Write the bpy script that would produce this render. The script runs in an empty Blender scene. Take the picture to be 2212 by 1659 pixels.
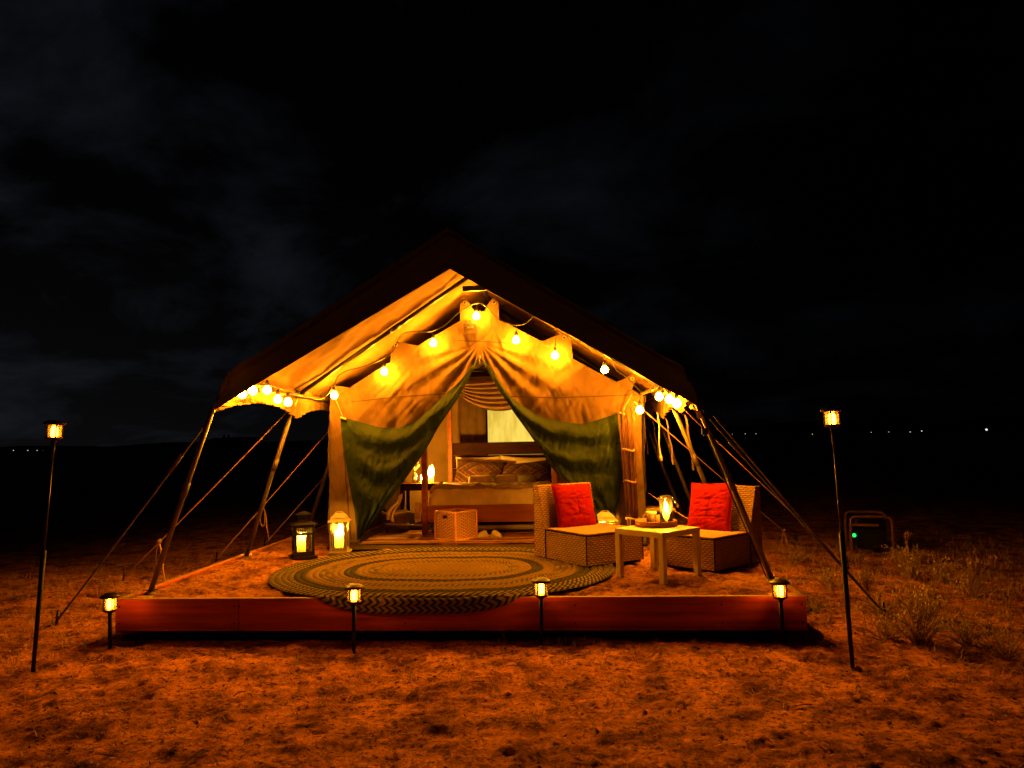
import bpy, bmesh, math, random
import numpy as np
from mathutils import Vector, Matrix
random.seed(7)
rng = np.random.RandomState(11)
SC = bpy.context.scene
COL = SC.collection

# ------------------------------------------------------------------ camera
F, CX, CY = 1600.0, 1106.0, 829.5            # focal length and centre, in 2212 x 1659 picture units
CAM = np.array([0.0, 0.0, 1.4018])
_y, _p, _r = math.radians(4.43), math.radians(4.24), math.radians(1.2)
FW = np.array([-math.sin(_y) * math.cos(_p), math.cos(_y) * math.cos(_p), math.sin(_p)])
_r0 = np.cross(FW, [0, 0, 1]); _r0 /= np.linalg.norm(_r0); _u0 = np.cross(_r0, FW)
RT = _r0 * math.cos(_r) - _u0 * math.sin(_r)
UP = _u0 * math.cos(_r) + _r0 * math.sin(_r)
cd = bpy.data.cameras.new('camera'); co = bpy.data.objects.new('camera', cd); COL.objects.link(co)
cd.sensor_fit = 'HORIZONTAL'; cd.sensor_width = 36.0; cd.lens = 36.0 * F / 2212.0
cd.clip_start = 0.05; cd.clip_end = 9000.0
co.matrix_world = Matrix(((RT[0], UP[0], -FW[0], CAM[0]), (RT[1], UP[1], -FW[1], CAM[1]), (RT[2], UP[2], -FW[2], CAM[2]), (0, 0, 0, 1)))
SC.camera = co

# ------------------------------------------------------------------ night sky, exposure
W = bpy.data.worlds.new('World'); SC.world = W; W.use_nodes = True
wn, wl = W.node_tree.nodes, W.node_tree.links
bg = wn['Background']
sky = wn.new('ShaderNodeTexSky'); sky.sky_type = 'NISHITA'; sky.sun_disc = False
sky.sun_elevation = math.radians(-6.0); sky.sun_rotation = math.radians(-60)
tc = wn.new('ShaderNodeTexCoord'); sep = wn.new('ShaderNodeSeparateXYZ'); wl.new(tc.outputs['Generated'], sep.inputs[0])
def wmath(op, a, b=None, clamp=False):
    n = wn.new('ShaderNodeMath'); n.operation = op; n.use_clamp = clamp
    for i, v in enumerate((a, b)):
        if v is None: continue
        if isinstance(v, (int, float)): n.inputs[i].default_value = v
        else: wl.new(v, n.inputs[i])
    return n.outputs[0]
zc = wmath('MAXIMUM', sep.outputs[2], 0.0); zd = wmath('ADD', zc, 0.34)
cmb = wn.new('ShaderNodeCombineXYZ'); wl.new(wmath('DIVIDE', sep.outputs[0], zd), cmb.inputs[0]); wl.new(wmath('DIVIDE', sep.outputs[1], zd), cmb.inputs[1])
n1 = wn.new('ShaderNodeTexNoise'); n1.inputs['Scale'].default_value = 2.3; n1.inputs['Detail'].default_value = 10; n1.inputs['Roughness'].default_value = 0.60; n1.inputs['Distortion'].default_value = 0.35
mp = wn.new('ShaderNodeMapping'); mp.inputs['Location'].default_value = (3.1, 1.4, 0.0); mp.inputs['Scale'].default_value = (1.0, 1.0, 1.0)
wl.new(cmb.outputs[0], mp.inputs[0]); wl.new(mp.outputs[0], n1.inputs['Vector'])
cr = wn.new('ShaderNodeValToRGB'); wl.new(n1.outputs['Fac'], cr.inputs[0])
cr.color_ramp.elements[0].position = 0.47; cr.color_ramp.elements[0].color = (0.00012, 0.00014, 0.0003, 1)
cr.color_ramp.elements[1].position = 0.78; cr.color_ramp.elements[1].color = (0.0075, 0.0088, 0.0125, 1)
mx = wn.new('ShaderNodeMix'); mx.data_type = 'RGBA'; mx.blend_type = 'ADD'; mx.inputs['Factor'].default_value = 0.0006
glow = wmath('MULTIPLY', wmath('POWER', 2.718, wmath('MULTIPLY', zc, -5.0)), wmath('POWER', wmath('MAXIMUM', wmath('ADD', wmath('MULTIPLY', sep.outputs[0], -0.80), wmath('MULTIPLY', sep.outputs[1], 0.60)), 0.0), 3.0))
gc = wn.new('ShaderNodeCombineColor'); [wl.new(wmath('MULTIPLY', glow, k_), gc.inputs[i_]) for i_, k_ in enumerate((0.0034, 0.0034, 0.0037))]
m0 = wn.new('ShaderNodeMix'); m0.data_type = 'RGBA'; m0.blend_type = 'ADD'; m0.inputs['Factor'].default_value = 1.0
town = wmath('ADD', wmath('MULTIPLY', wmath('POWER', wmath('MAXIMUM', wmath('ADD', wmath('MULTIPLY', sep.outputs[0], -0.80), wmath('MULTIPLY', sep.outputs[1], 0.60)), 0.0), 2.0), 1.0), 0.12)   # clouds lit from the town
cl = wn.new('ShaderNodeVectorMath'); cl.operation = 'SCALE'; wl.new(cr.outputs[0], cl.inputs[0]); wl.new(town, cl.inputs['Scale']); wl.new(cl.outputs[0], m0.inputs['A']); wl.new(gc.outputs[0], m0.inputs['B'])
wl.new(m0.outputs['Result'], mx.inputs['A']); wl.new(sky.outputs[0], mx.inputs['B'])
wl.new(mx.outputs['Result'], bg.inputs['Color']); bg.inputs['Strength'].default_value = 1.0
vs = SC.view_settings; vs.view_transform = 'Standard'; vs.look = 'None'; vs.gamma = 1.0; vs.exposure = 0.0; vs.use_curve_mapping = False
SC.cycles.use_denoising = True
SC.cycles.max_bounces = 8; SC.cycles.transparent_max_bounces = 16
SC.cycles.sample_clamp_indirect = 4.0
SC.cycles.caustics_reflective = False; SC.cycles.caustics_refractive = False

# strengths of the lamps
FLAME = (1.0, 0.315, 0.008)
L_BULB, L_BULB_LEFT, L_BULB_RIGHT, L_CANDLE, L_SOLAR = 2050.0, 560.0, 1350.0, 1400.0, 110.0

# ------------------------------------------------------------------ helpers
def at(px, py, X=None, Y=None, Z=None):
    d = FW + RT * (px - CX) / F - UP * (py - CY) / F
    if X is not None: t = (X - CAM[0]) / d[0]
    elif Y is not None: t = (Y - CAM[1]) / d[1]
    else: t = (Z - CAM[2]) / d[2]
    return CAM + d * t

def hsh(ix, iy, seed):
    n = (ix.astype(np.int64) * 374761393 + iy.astype(np.int64) * 668265263 + seed * 982451653) & 0x7fffffff
    n = ((n ^ (n >> 13)) * 1274126177) & 0x7fffffff
    return ((n ^ (n >> 16)) & 0xffff) / 65535.0
def vnoise(x, y, seed=0):
    x = np.asarray(x, float); y = np.asarray(y, float)
    ix, iy = np.floor(x), np.floor(y); fx, fy = x - ix, y - iy
    fx = fx * fx * (3 - 2 * fx); fy = fy * fy * (3 - 2 * fy)
    a, b, c, d = hsh(ix, iy, seed), hsh(ix + 1, iy, seed), hsh(ix, iy + 1, seed), hsh(ix + 1, iy + 1, seed)
    return (a * (1 - fx) + b * fx) * (1 - fy) + (c * (1 - fx) + d * fx) * fy - 0.5
def fbm(x, y, seed=0, oct=4, gain=0.5):
    s, a = 0.0, 1.0
    for o in range(oct):
        s = s + a * vnoise(np.asarray(x) * 2 ** o, np.asarray(y) * 2 ** o, seed + o * 17); a *= gain
    return s

class MB:
    def __init__(s): s.v = []; s.f = []; s.uv = {}
    def add(s, verts, faces):
        o = len(s.v); s.v.extend([tuple(map(float, p)) for p in verts]); s.f.extend([tuple(i + o for i in f) for f in faces]); return s
    def box(s, c, d, rz=0.0):
        x, y, z = d[0] / 2, d[1] / 2, d[2] / 2; cs, sn = math.cos(rz), math.sin(rz)
        vs_ = []
        for sx in (-1, 1):
            for sy in (-1, 1):
                for sz in (-1, 1):
                    a, b = sx * x, sy * y
                    vs_.append((c[0] + a * cs - b * sn, c[1] + a * sn + b * cs, c[2] + sz * z))
        return s.add(vs_, [(0, 1, 3, 2), (4, 6, 7, 5), (0, 4, 5, 1), (2, 3, 7, 6), (0, 2, 6, 4), (1, 5, 7, 3)])
    def hexa(s, p):   # eight corners: bottom four (ccw), top four (ccw)
        return s.add(p, [(3, 2, 1, 0), (4, 5, 6, 7), (0, 1, 5, 4), (1, 2, 6, 5), (2, 3, 7, 6), (3, 0, 4, 7)])
    def bar(s, a, b, w, h, up=(0, 0, 1)):
        a, b = Vector(a), Vector(b); d = (b - a).normalized(); u = Vector(up)
        if abs(d.dot(u)) > 0.98: u = Vector((1, 0, 0))
        r = d.cross(u).normalized() * w / 2; u2 = r.cross(d).normalized() * h / 2
        return s.hexa([a - r - u2, a + r - u2, a + r + u2, a - r + u2, b - r - u2, b + r - u2, b + r + u2, b - r + u2])
    def tube(s, pts, r, n=6, closed=False, caps=True):
        pts = [Vector(p) for p in pts]; m = len(pts)
        rs = r if isinstance(r, (list, tuple)) else [r] * m
        ref = None; rings = []
        for i, p in enumerate(pts):
            t = (pts[(i + 1) % m] - pts[i - 1]) if closed else (pts[min(i + 1, m - 1)] - pts[max(i - 1, 0)])
            t = t.normalized() if t.length > 1e-9 else Vector((0, 0, 1))
            if ref is None: ref = Vector((0, 0, 1)) if abs(t.z) < 0.9 else Vector((1, 0, 0))
            nx = t.cross(ref)
            if nx.length < 1e-4: nx = t.cross(Vector((0, 1, 0)))
            nx.normalize(); ny = nx.cross(t).normalized(); ref = ny
            rings.append([p + (nx * math.cos(2 * math.pi * k / n) + ny * math.sin(2 * math.pi * k / n)) * rs[i] for k in range(n)])
        vs_ = [q for rg in rings for q in rg]; fs = []
        for i in range(m if closed else m - 1):
            j = (i + 1) % m
            for k in range(n): fs.append((i * n + k, i * n + (k + 1) % n, j * n + (k + 1) % n, j * n + k))
        if caps and not closed: fs.append(tuple(range(n))[::-1]); fs.append(tuple((m - 1) * n + k for k in range(n)))
        return s.add(vs_, fs)
    def lathe(s, prof, c=(0, 0, 0), n=20, axis=None):
        m = len(prof); vs_ = []
        for r, z in prof:
            for k in range(n):
                a = 2 * math.pi * k / n; vs_.append(Vector((r * math.cos(a), r * math.sin(a), z)))
        if axis is not None:
            q = Vector((0, 0, 1)).rotation_difference(Vector(axis)); vs_ = [q @ v for v in vs_]
        vs_ = [v + Vector(c) for v in vs_]
        fs = [(i * n + k, i * n + (k + 1) % n, (i + 1) * n + (k + 1) % n, (i + 1) * n + k) for i in range(m - 1) for k in range(n)]
        return s.add(vs_, fs)
    def grid(s, P, uv=None):
        P = np.asarray(P); a, b = P.shape[:2]; o = len(s.v)
        s.v.extend(map(tuple, P.reshape(-1, 3)))
        for i in range(a - 1):
            for j in range(b - 1):
                s.f.append((o + i * b + j, o + (i + 1) * b + j, o + (i + 1) * b + j + 1, o + i * b + j + 1))
        if uv is not None:
            for k, q in enumerate(np.asarray(uv).reshape(-1, 2)): s.uv[o + k] = tuple(q)
        return s
    def xf(s, M):
        s.v = [tuple(M @ Vector(p)) for p in s.v]; return s
    def build(s, name, mat, parent=None, smooth=False, world=False, bevel=0.0, thick=0.0, angle=None):
        v = s.v
        if world and parent is not None:
            root = parent
            while root.parent: root = root.parent
            Mi = root.matrix_basis.inverted(); v = [tuple(Mi @ Vector(p)) for p in v]
        me = bpy.data.meshes.new(name); me.from_pydata(v, [], s.f); me.update()
        if s.uv:
            ul = me.uv_layers.new(name='UVMap'); idx = np.empty(len(me.loops), np.int32); me.loops.foreach_get('vertex_index', idx)
            arr = np.array([s.uv.get(i, (0, 0)) for i in range(len(v))]); ul.data.foreach_set('uv', arr[idx].ravel())
        o = bpy.data.objects.new(name, me); COL.objects.link(o)
        if mat is not None: me.materials.append(M[mat] if isinstance(mat, str) else mat)
        if smooth: me.polygons.foreach_set('use_smooth', [True] * len(me.polygons))
        if thick:
            md = o.modifiers.new('thickness', 'SOLIDIFY'); md.thickness = thick; md.offset = 0
        if bevel:
            md = o.modifiers.new('edges', 'BEVEL'); md.width = bevel; md.segments = 2; md.limit_method = 'ANGLE'
        if parent is not None: o.parent = parent
        return o

def thing(name, label, cat, loc=(0, 0, 0), rz=0.0, group=None):
    o = bpy.data.objects.new(name, None); COL.objects.link(o); o.empty_display_size = 0.1
    o.matrix_basis = Matrix.Translation(Vector(loc)) @ Matrix.Rotation(rz, 4, 'Z')
    return tag(o, label, cat, group)
def tag(o, label=None, cat=None, group=None, kind=None):
    if label: o['label'] = label
    if cat: o['category'] = cat
    if group: o['group'] = group
    if kind: o['kind'] = kind
    return o
def copy_tree(o, parent=None):
    c = o.copy(); COL.objects.link(c); c.parent = parent
    for ch in list(o.children): copy_tree(ch, c)
    return c
def lerp_curve(pts, xs):
    pts = np.array(pts, float); return np.interp(xs, pts[:, 0], pts[:, 1])
def resample(pts, n):
    pts = np.array(pts, float); d = np.r_[0, np.cumsum(np.linalg.norm(np.diff(pts, axis=0), axis=1))]
    t = np.linspace(0, d[-1], n); return np.stack([np.interp(t, d, pts[:, k]) for k in range(pts.shape[1])], 1)
def smooth_path(pts, n=8):
    pts = [Vector(p) for p in pts]; out = []
    for i in range(len(pts) - 1):
        p0, p1, p2, p3 = pts[max(i - 1, 0)], pts[i], pts[i + 1], pts[min(i + 2, len(pts) - 1)]
        for k in range(n):
            t = k / n
            out.append(0.5 * ((2 * p1) + (p2 - p0) * t + (2 * p0 - 5 * p1 + 4 * p2 - p3) * t * t + (3 * p1 - p0 - 3 * p2 + p3) * t ** 3))
    return out + [pts[-1]]
def sagline(a, b, sag, n=14):
    a, b = Vector(a), Vector(b)
    return [a.lerp(b, i / n) - Vector((0, 0, sag * 4 * (i / n) * (1 - i / n))) for i in range(n + 1)]

# ------------------------------------------------------------------ materials
M = {}
def mat(name, col, rough=0.75, var=0.2, vscale=6.0, bump=0.25, bscale=70.0, metal=0.0, spec=0.3, trans=0.0, sss=0.0, stretch=(1, 1, 1), detail=5, col2=None, bdist=0.01):
    m = bpy.data.materials.new(name); m.use_nodes = True; nt = m.node_tree; N, L = nt.nodes, nt.links
    b = N['Principled BSDF']; out = N['Material Output']
    t = N.new('ShaderNodeTexCoord'); mp = N.new('ShaderNodeMapping'); mp.inputs['Scale'].default_value = stretch; L.new(t.outputs['Object'], mp.inputs[0])
    nz = N.new('ShaderNodeTexNoise'); nz.inputs['Scale'].default_value = vscale; nz.inputs['Detail'].default_value = detail; L.new(mp.outputs[0], nz.inputs['Vector'])
    r = N.new('ShaderNodeValToRGB'); L.new(nz.outputs['Fac'], r.inputs[0])
    r.color_ramp.elements[0].position = 0.3; r.color_ramp.elements[1].position = 0.7
    lo = [c * (1 - var) for c in col]; hi = [min(1, c * (1 + var)) for c in (col2 or col)]
    r.color_ramp.elements[0].color = (*lo, 1); r.color_ramp.elements[1].color = (*hi, 1)
    L.new(r.outputs[0], b.inputs['Base Color'])
    b.inputs['Roughness'].default_value = rough; b.inputs['Metallic'].default_value = metal; b.inputs['Specular IOR Level'].default_value = spec
    if sss:
        b.inputs['Subsurface Weight'].default_value = sss; b.inputs['Subsurface Radius'].default_value = (0.03, 0.015, 0.006); b.inputs['Subsurface Scale'].default_value = 1.0
    bp = None
    if bump:
        n2 = N.new('ShaderNodeTexNoise'); n2.inputs['Scale'].default_value = bscale; n2.inputs['Detail'].default_value = 4; L.new(mp.outputs[0], n2.inputs['Vector'])
        bp = N.new('ShaderNodeBump'); bp.inputs['Strength'].default_value = bump; bp.inputs['Distance'].default_value = bdist
        L.new(n2.outputs['Fac'], bp.inputs['Height']); L.new(bp.outputs[0], b.inputs['Normal'])
    if trans:
        tr = N.new('ShaderNodeBsdfTranslucent'); L.new(r.outputs[0], tr.inputs['Color'])
        if bp: L.new(bp.outputs[0], tr.inputs['Normal'])
        ms = N.new('ShaderNodeMixShader'); ms.inputs[0].default_value = trans
        L.new(b.outputs[0], ms.inputs[1]); L.new(tr.outputs[0], ms.inputs[2]); L.new(ms.outputs[0], out.inputs[0])
    M[name] = m; return m
def two_sided(name, inside):
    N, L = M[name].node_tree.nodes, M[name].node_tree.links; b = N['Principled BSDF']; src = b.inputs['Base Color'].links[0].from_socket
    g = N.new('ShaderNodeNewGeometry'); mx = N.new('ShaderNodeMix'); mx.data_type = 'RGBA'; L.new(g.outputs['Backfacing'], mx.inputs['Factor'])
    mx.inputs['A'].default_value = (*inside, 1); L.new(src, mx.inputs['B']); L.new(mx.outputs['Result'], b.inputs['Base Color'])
def emit(name, col, strength):
    m = bpy.data.materials.new(name); m.use_nodes = True; nt = m.node_tree; N, L = nt.nodes, nt.links
    N.remove(N['Principled BSDF']); e = N.new('ShaderNodeEmission'); e.inputs[0].default_value = (*col, 1); e.inputs[1].default_value = strength
    L.new(e.outputs[0], N['Material Output'].inputs[0]); M[name] = m; return m
def glass(name, col, clear=0.88, rough=0.08, haze=0.0):
    m = bpy.data.materials.new(name); m.use_nodes = True; nt = m.node_tree; N, L = nt.nodes, nt.links
    N.remove(N['Principled BSDF']); t = N.new('ShaderNodeBsdfTransparent'); t.inputs[0].default_value = (*col, 1)
    g = N.new('ShaderNodeBsdfGlossy'); g.inputs['Roughness'].default_value = rough
    fr = N.new('ShaderNodeFresnel'); fr.inputs[0].default_value = 1.5
    ad = N.new('ShaderNodeMath'); ad.operation = 'ADD'; ad.inputs[1].default_value = 1 - clear - 0.04; L.new(fr.outputs[0], ad.inputs[0]); ad.use_clamp = True
    ms = N.new('ShaderNodeMixShader'); L.new(ad.outputs[0], ms.inputs[0]); L.new(t.outputs[0], ms.inputs[1]); L.new(g.outputs[0], ms.inputs[2])
    last = ms.outputs[0]
    if haze:
        tl = N.new('ShaderNodeBsdfTranslucent'); tl.inputs[0].default_value = (*col, 1); df = N.new('ShaderNodeMixShader'); df.inputs[0].default_value = haze
        L.new(last, df.inputs[1]); L.new(tl.outputs[0], df.inputs[2]); last = df.outputs[0]
    L.new(last, N['Material Output'].inputs[0]); M[name] = m; return m

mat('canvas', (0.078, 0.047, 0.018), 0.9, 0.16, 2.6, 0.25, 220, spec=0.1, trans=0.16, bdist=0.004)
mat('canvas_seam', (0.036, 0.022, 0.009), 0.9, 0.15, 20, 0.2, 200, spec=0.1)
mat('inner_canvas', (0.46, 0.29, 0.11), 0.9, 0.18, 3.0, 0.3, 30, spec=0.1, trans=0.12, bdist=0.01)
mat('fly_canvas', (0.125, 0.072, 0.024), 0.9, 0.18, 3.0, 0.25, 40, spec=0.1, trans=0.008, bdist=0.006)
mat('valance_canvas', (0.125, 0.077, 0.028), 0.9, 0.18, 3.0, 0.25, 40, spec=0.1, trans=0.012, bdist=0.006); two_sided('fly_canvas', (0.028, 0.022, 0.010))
mat('olive', (0.0072, 0.0160, 0.0012), 0.7, 0.2, 6, 0.35, 60, spec=0.12, trans=0.06, bdist=0.012)
mat('webbing', (0.11, 0.07, 0.028), 0.85, 0.2, 30, 0.3, 200)
mat('pole_metal', (0.095, 0.070, 0.034), 0.42, 0.25, 12, 0.05, 60, metal=0.45, spec=0.5)
mat('dark_metal', (0.010, 0.009, 0.008), 0.38, 0.3, 20, 0.08, 90, metal=0.3, spec=0.5)
mat('black_plastic', (0.006, 0.0055, 0.005), 0.5, 0.2, 20, 0.0, spec=0.22)
mat('bronze_plastic', (0.020, 0.010, 0.005), 0.42, 0.3, 20, 0.05, 80, spec=0.3)
mat('white_metal', (0.26, 0.23, 0.18), 0.55, 0.2, 22, 0.15, 60, spec=0.4)
mat('steel', (0.55, 0.53, 0.48), 0.3, 0.15, 20, 0.0, metal=0.9)
mat('cord_black', (0.007, 0.005, 0.004), 0.6, 0.2, 20, 0.0)
mat('rope', (0.58, 0.33, 0.19), 0.85, 0.25, 60, 0.4, 240)
mat('rope_dark', (0.10, 0.085, 0.06), 0.8, 0.25, 60, 0.3, 240)
mat('redwood', (0.40, 0.062, 0.011), 0.72, 0.5, 3.6, 0.4, 26, spec=0.2, stretch=(0.35, 4, 5), detail=8)
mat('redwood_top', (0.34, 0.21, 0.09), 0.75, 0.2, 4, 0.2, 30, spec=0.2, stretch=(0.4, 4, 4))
mat('bed_wood', (0.30, 0.085, 0.025), 0.5, 0.3, 3.5, 0.15, 24, spec=0.35, stretch=(0.5, 4, 5), detail=7)
mat('dark_wood', (0.030, 0.0090, 0.0036), 0.65, 0.3, 5, 0.15, 30, spec=0.08, stretch=(0.5, 4, 4))
mat('tray_wood', (0.40, 0.17, 0.065), 0.55, 0.22, 5, 0.1, 40, spec=0.3, stretch=(1, 1, 4))
mat('white_lacquer', (0.55, 0.47, 0.32), 0.42, 0.05, 8, 0.03, 60, spec=0.4)
mat('wax', (0.85, 0.70, 0.46), 0.5, 0.06, 14, 0.1, 30, trans=0.65)
mat('mug', (0.20, 0.12, 0.075), 0.35, 0.2, 14, 0.05, 60, spec=0.5)
mat('mug_rim', (0.70, 0.62, 0.50), 0.3, 0.1, 14, 0.0, spec=0.5)
mat('linen', (0.74, 0.60, 0.40), 0.9, 0.16, 5, 0.35, 40, spec=0.1, bdist=0.008)
mat('linen_brown', (0.36, 0.28, 0.17), 0.9, 0.2, 6, 0.35, 40, spec=0.1, bdist=0.008)
mat('towel_olive', (0.16, 0.14, 0.055), 0.95, 0.2, 14, 0.5, 160)
mat('drape', (0.40, 0.25, 0.13), 0.85, 0.2, 6, 0.25, 60, spec=0.1, trans=0.2)
mat('slipper', (0.72, 0.64, 0.48), 0.9, 0.1, 12, 0.4, 140)
mat('red_linen', (0.19, 0.0016, 0.0006), 0.9, 0.25, 16, 0.55, 80, spec=0.1, bdist=0.006)
mat('cane', (0.58, 0.27, 0.075), 0.55, 0.25, 10, 0.1, 60, spec=0.3)
mat('twig', (0.042, 0.010, 0.005), 0.8, 0.4, 14, 0.4, 90)
mat('twig_pale', (0.50, 0.36, 0.20), 0.8, 0.3, 14, 0.3, 60)
mat('tie', (0.20, 0.12, 0.055), 0.85, 0.2, 30, 0.2, 90)
mat('bag_cloth', (0.13, 0.078, 0.036), 0.9, 0.2, 9, 0.4, 60, bdist=0.008)
mat('grass', (0.46, 0.31, 0.12), 0.85, 0.35, 3, 0.0, trans=0.25)
mat('leaf', (0.48, 0.40, 0.09), 0.8, 0.4, 6, 0.0, trans=0.2)
mat('flower', (0.62, 0.48, 0.18), 0.85, 0.25, 8, 0.0, trans=0.2)
mat('stem', (0.30, 0.17, 0.07), 0.85, 0.3, 8, 0.0)
mat('dark_soil', (0.10, 0.055, 0.03), 0.95, 0.4, 12, 0.4, 40)
mat('hill', (0.05, 0.045, 0.03), 0.95, 0.3, 0.02, 0.0)
mat('far_wall', (0.12, 0.11, 0.10), 0.9, 0.1, 2, 0.0)
mat('far_white', (0.55, 0.55, 0.56), 0.9, 0.1, 2, 0.0)
mat('generator_frame', (0.20, 0.10, 0.05), 0.45, 0.2, 8, 0.0, metal=0.3)
mat('generator_body', (0.005, 0.005, 0.0045), 0.5, 0.2, 8, 0.1)
mat('print_dark', (0.004, 0.003, 0.002), 0.9, 0.1, 20, 0.0)
mat('print_red', (0.016, 0.002, 0.001), 0.9, 0.1, 20, 0.0)
mat('print_light', (0.075, 0.06, 0.04), 0.9, 0.1, 20, 0.0)
mat('patch', (0.030, 0.018, 0.007), 0.9, 0.1, 20, 0.1, 200)
emit('bulb_glow', FLAME, L_BULB); emit('bulb_glow_left', FLAME, L_BULB_LEFT); emit('bulb_glow_right', FLAME, L_BULB_RIGHT)
emit('flame', (1.0, 0.40, 0.02), L_CANDLE)
emit('solar_glow', (1.0, 0.36, 0.028), L_SOLAR)
emit('green_led', (0.015, 1.0, 0.10), 2.2)
emit('far_light_white', (0.85, 0.95, 1.0), 1.2); emit('far_light_warm', (1.0, 0.7, 0.25), 1.2); emit('far_light_teal', (0.3, 0.9, 0.8), 0.9)
glass('pane', (0.97, 0.96, 0.93), 0.93, haze=0.05); glass('jar_glass', (0.97, 0.96, 0.93), 0.90, 0.06, haze=0.008); glass('amber_lens', (0.98, 0.66, 0.22), 0.92, 0.25, haze=0.012)

def sand_material(name, a, b, c):
    m = bpy.data.materials.new(name); m.use_nodes = True; nt = m.node_tree; N, L = nt.nodes, nt.links; bs = N['Principled BSDF']
    t = N.new('ShaderNodeTexCoord')
    n1 = N.new('ShaderNodeTexNoise'); n1.inputs['Scale'].default_value = 3.4; n1.inputs['Detail'].default_value = 10; n1.inputs['Roughness'].default_value = 0.74; L.new(t.outputs['Object'], n1.inputs['Vector'])
    n2 = N.new('ShaderNodeTexNoise'); n2.inputs['Scale'].default_value = 30; n2.inputs['Detail'].default_value = 6; n2.inputs['Roughness'].default_value = 0.7; L.new(t.outputs['Object'], n2.inputs['Vector'])
    r1 = N.new('ShaderNodeValToRGB'); e = r1.color_ramp.elements; e[0].position = 0.40; e[0].color = (*a, 1); e[1].position = 0.58; e[1].color = (*b, 1); L.new(n1.outputs['Fac'], r1.inputs[0])
    r2 = N.new('ShaderNodeValToRGB'); e = r2.color_ramp.elements; e[0].position = 0.39; e[0].color = (*c, 1); e[1].position = 0.49; e[1].color = (1, 1, 1, 1); L.new(n2.outputs['Fac'], r2.inputs[0])
    mx = N.new('ShaderNodeMix'); mx.data_type = 'RGBA'; mx.blend_type = 'MULTIPLY'; mx.inputs['Factor'].default_value = 0.85; L.new(r1.outputs[0], mx.inputs['A']); L.new(r2.outputs[0], mx.inputs['B'])
    L.new(mx.outputs['Result'], bs.inputs['Base Color']); bs.inputs['Roughness'].default_value = 0.95; bs.inputs['Specular IOR Level'].default_value = 0.1
    n3 = N.new('ShaderNodeTexNoise'); n3.inputs['Scale'].default_value = 80; n3.inputs['Detail'].default_value = 8; n3.inputs['Roughness'].default_value = 0.7; L.new(t.outputs['Object'], n3.inputs['Vector'])
    n4 = N.new('ShaderNodeTexNoise'); n4.inputs['Scale'].default_value = 17; n4.inputs['Detail'].default_value = 5; n4.inputs['Roughness'].default_value = 0.6; L.new(t.outputs['Object'], n4.inputs['Vector'])
    b0 = N.new('ShaderNodeBump'); b0.inputs['Strength'].default_value = 0.7; b0.inputs['Distance'].default_value = 0.05; L.new(n4.outputs['Fac'], b0.inputs['Height'])
    bp = N.new('ShaderNodeBump'); bp.inputs['Strength'].default_value = 0.9; bp.inputs['Distance'].default_value = 0.022; L.new(b0.outputs[0], bp.inputs['Normal']); L.new(n3.outputs['Fac'], bp.inputs['Height']); L.new(bp.outputs[0], bs.inputs['Normal'])
    M[name] = m
sand_material('ground_sand', (0.150, 0.046, 0.012), (0.72, 0.285, 0.090), (0.12, 0.08, 0.06))
sand_material('bed_sand', (0.13, 0.047, 0.013), (0.44, 0.190, 0.058), (0.30, 0.22, 0.16))

PT = 0.2924      # top of the platform
# ------------------------------------------------------------------ ground
PX0, PX1, PY0, PY1 = -3.345, 1.565, 5.265, 12.2
def axis(lo, hi, step, far):
    core = np.arange(lo, hi + step, step); ext = [step]; tot = step
    out = []; d = step
    while tot < far: d *= 1.35; tot += d; out.append(tot)
    out = np.array(out); return np.r_[lo - out[::-1], core, hi + out]
def ground_z(X, Y):
    lump = 0.018 * fbm(X / 0.13, Y / 0.10, 3, 4, 0.65) + 0.05 * fbm(X / 1.3, Y / 1.1, 9, 3) + 0.018 * (0.25 - np.abs(fbm(X / 0.42, Y / 0.30, 13, 3, 0.5)))
    foot = np.clip(np.abs(vnoise(X / 0.16 + 7, Y / 0.11, 21)) - 0.33, 0, 1) * -0.10
    clod = np.clip(vnoise(X / 0.06, Y / 0.05, 31) - 0.18, 0, 1) * 0.055
    near = np.exp(-((X + 0.8) / 7.0) ** 4 - ((Y - 6) / 9.0) ** 4)
    under = ((X > PX0 - 0.1) & (X < PX1 + 0.1) & (Y > PY0 - 0.15)) * 1.0
    z = (lump + foot + clod) * near * (1 - 0.8 * under) - 0.02 * under
    rise = np.clip((Y - 14) / 400.0, 0, 1) * 0.9 + 1.2 * np.clip((np.hypot(X, Y) - 20) / 600, 0, 1) * fbm(X / 60, Y / 60, 5, 3)
    return z + rise * 0.3
gx, gy = axis(-5.4, 3.9, 0.020, 3200), axis(2.3, 8.6, 0.020, 3200)
GX, GY = np.meshgrid(gx, gy, indexing='ij'); GZ = ground_z(GX, GY)
def fast_grid(name, P, mat_, smooth=True):
    a, b = P.shape[:2]; me = bpy.data.meshes.new(name); nv = a * b; nf = (a - 1) * (b - 1)
    me.vertices.add(nv); me.vertices.foreach_set('co', P.reshape(-1).astype(np.float32))
    I = np.arange(nv).reshape(a, b); q = np.stack([I[:-1, :-1], I[1:, :-1], I[1:, 1:], I[:-1, 1:]], -1).reshape(-1)
    me.loops.add(nf * 4); me.loops.foreach_set('vertex_index', q.astype(np.int32))
    me.polygons.add(nf); me.polygons.foreach_set('loop_start', np.arange(0, nf * 4, 4, dtype=np.int32))
    me.polygons.foreach_set('use_smooth', np.ones(nf, bool)); me.update(calc_edges=True)
    me.materials.append(M[mat_]); o = bpy.data.objects.new(name, me); COL.objects.link(o); return o
tag(fast_grid('ground', np.stack([GX, GY, GZ], -1), 'ground_sand'), kind='structure')
def gz_fast(x, y): return float(GZ[min(len(gx) - 1, int(np.searchsorted(gx, x))), min(len(gy) - 1, int(np.searchsorted(gy, y)))])
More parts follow.
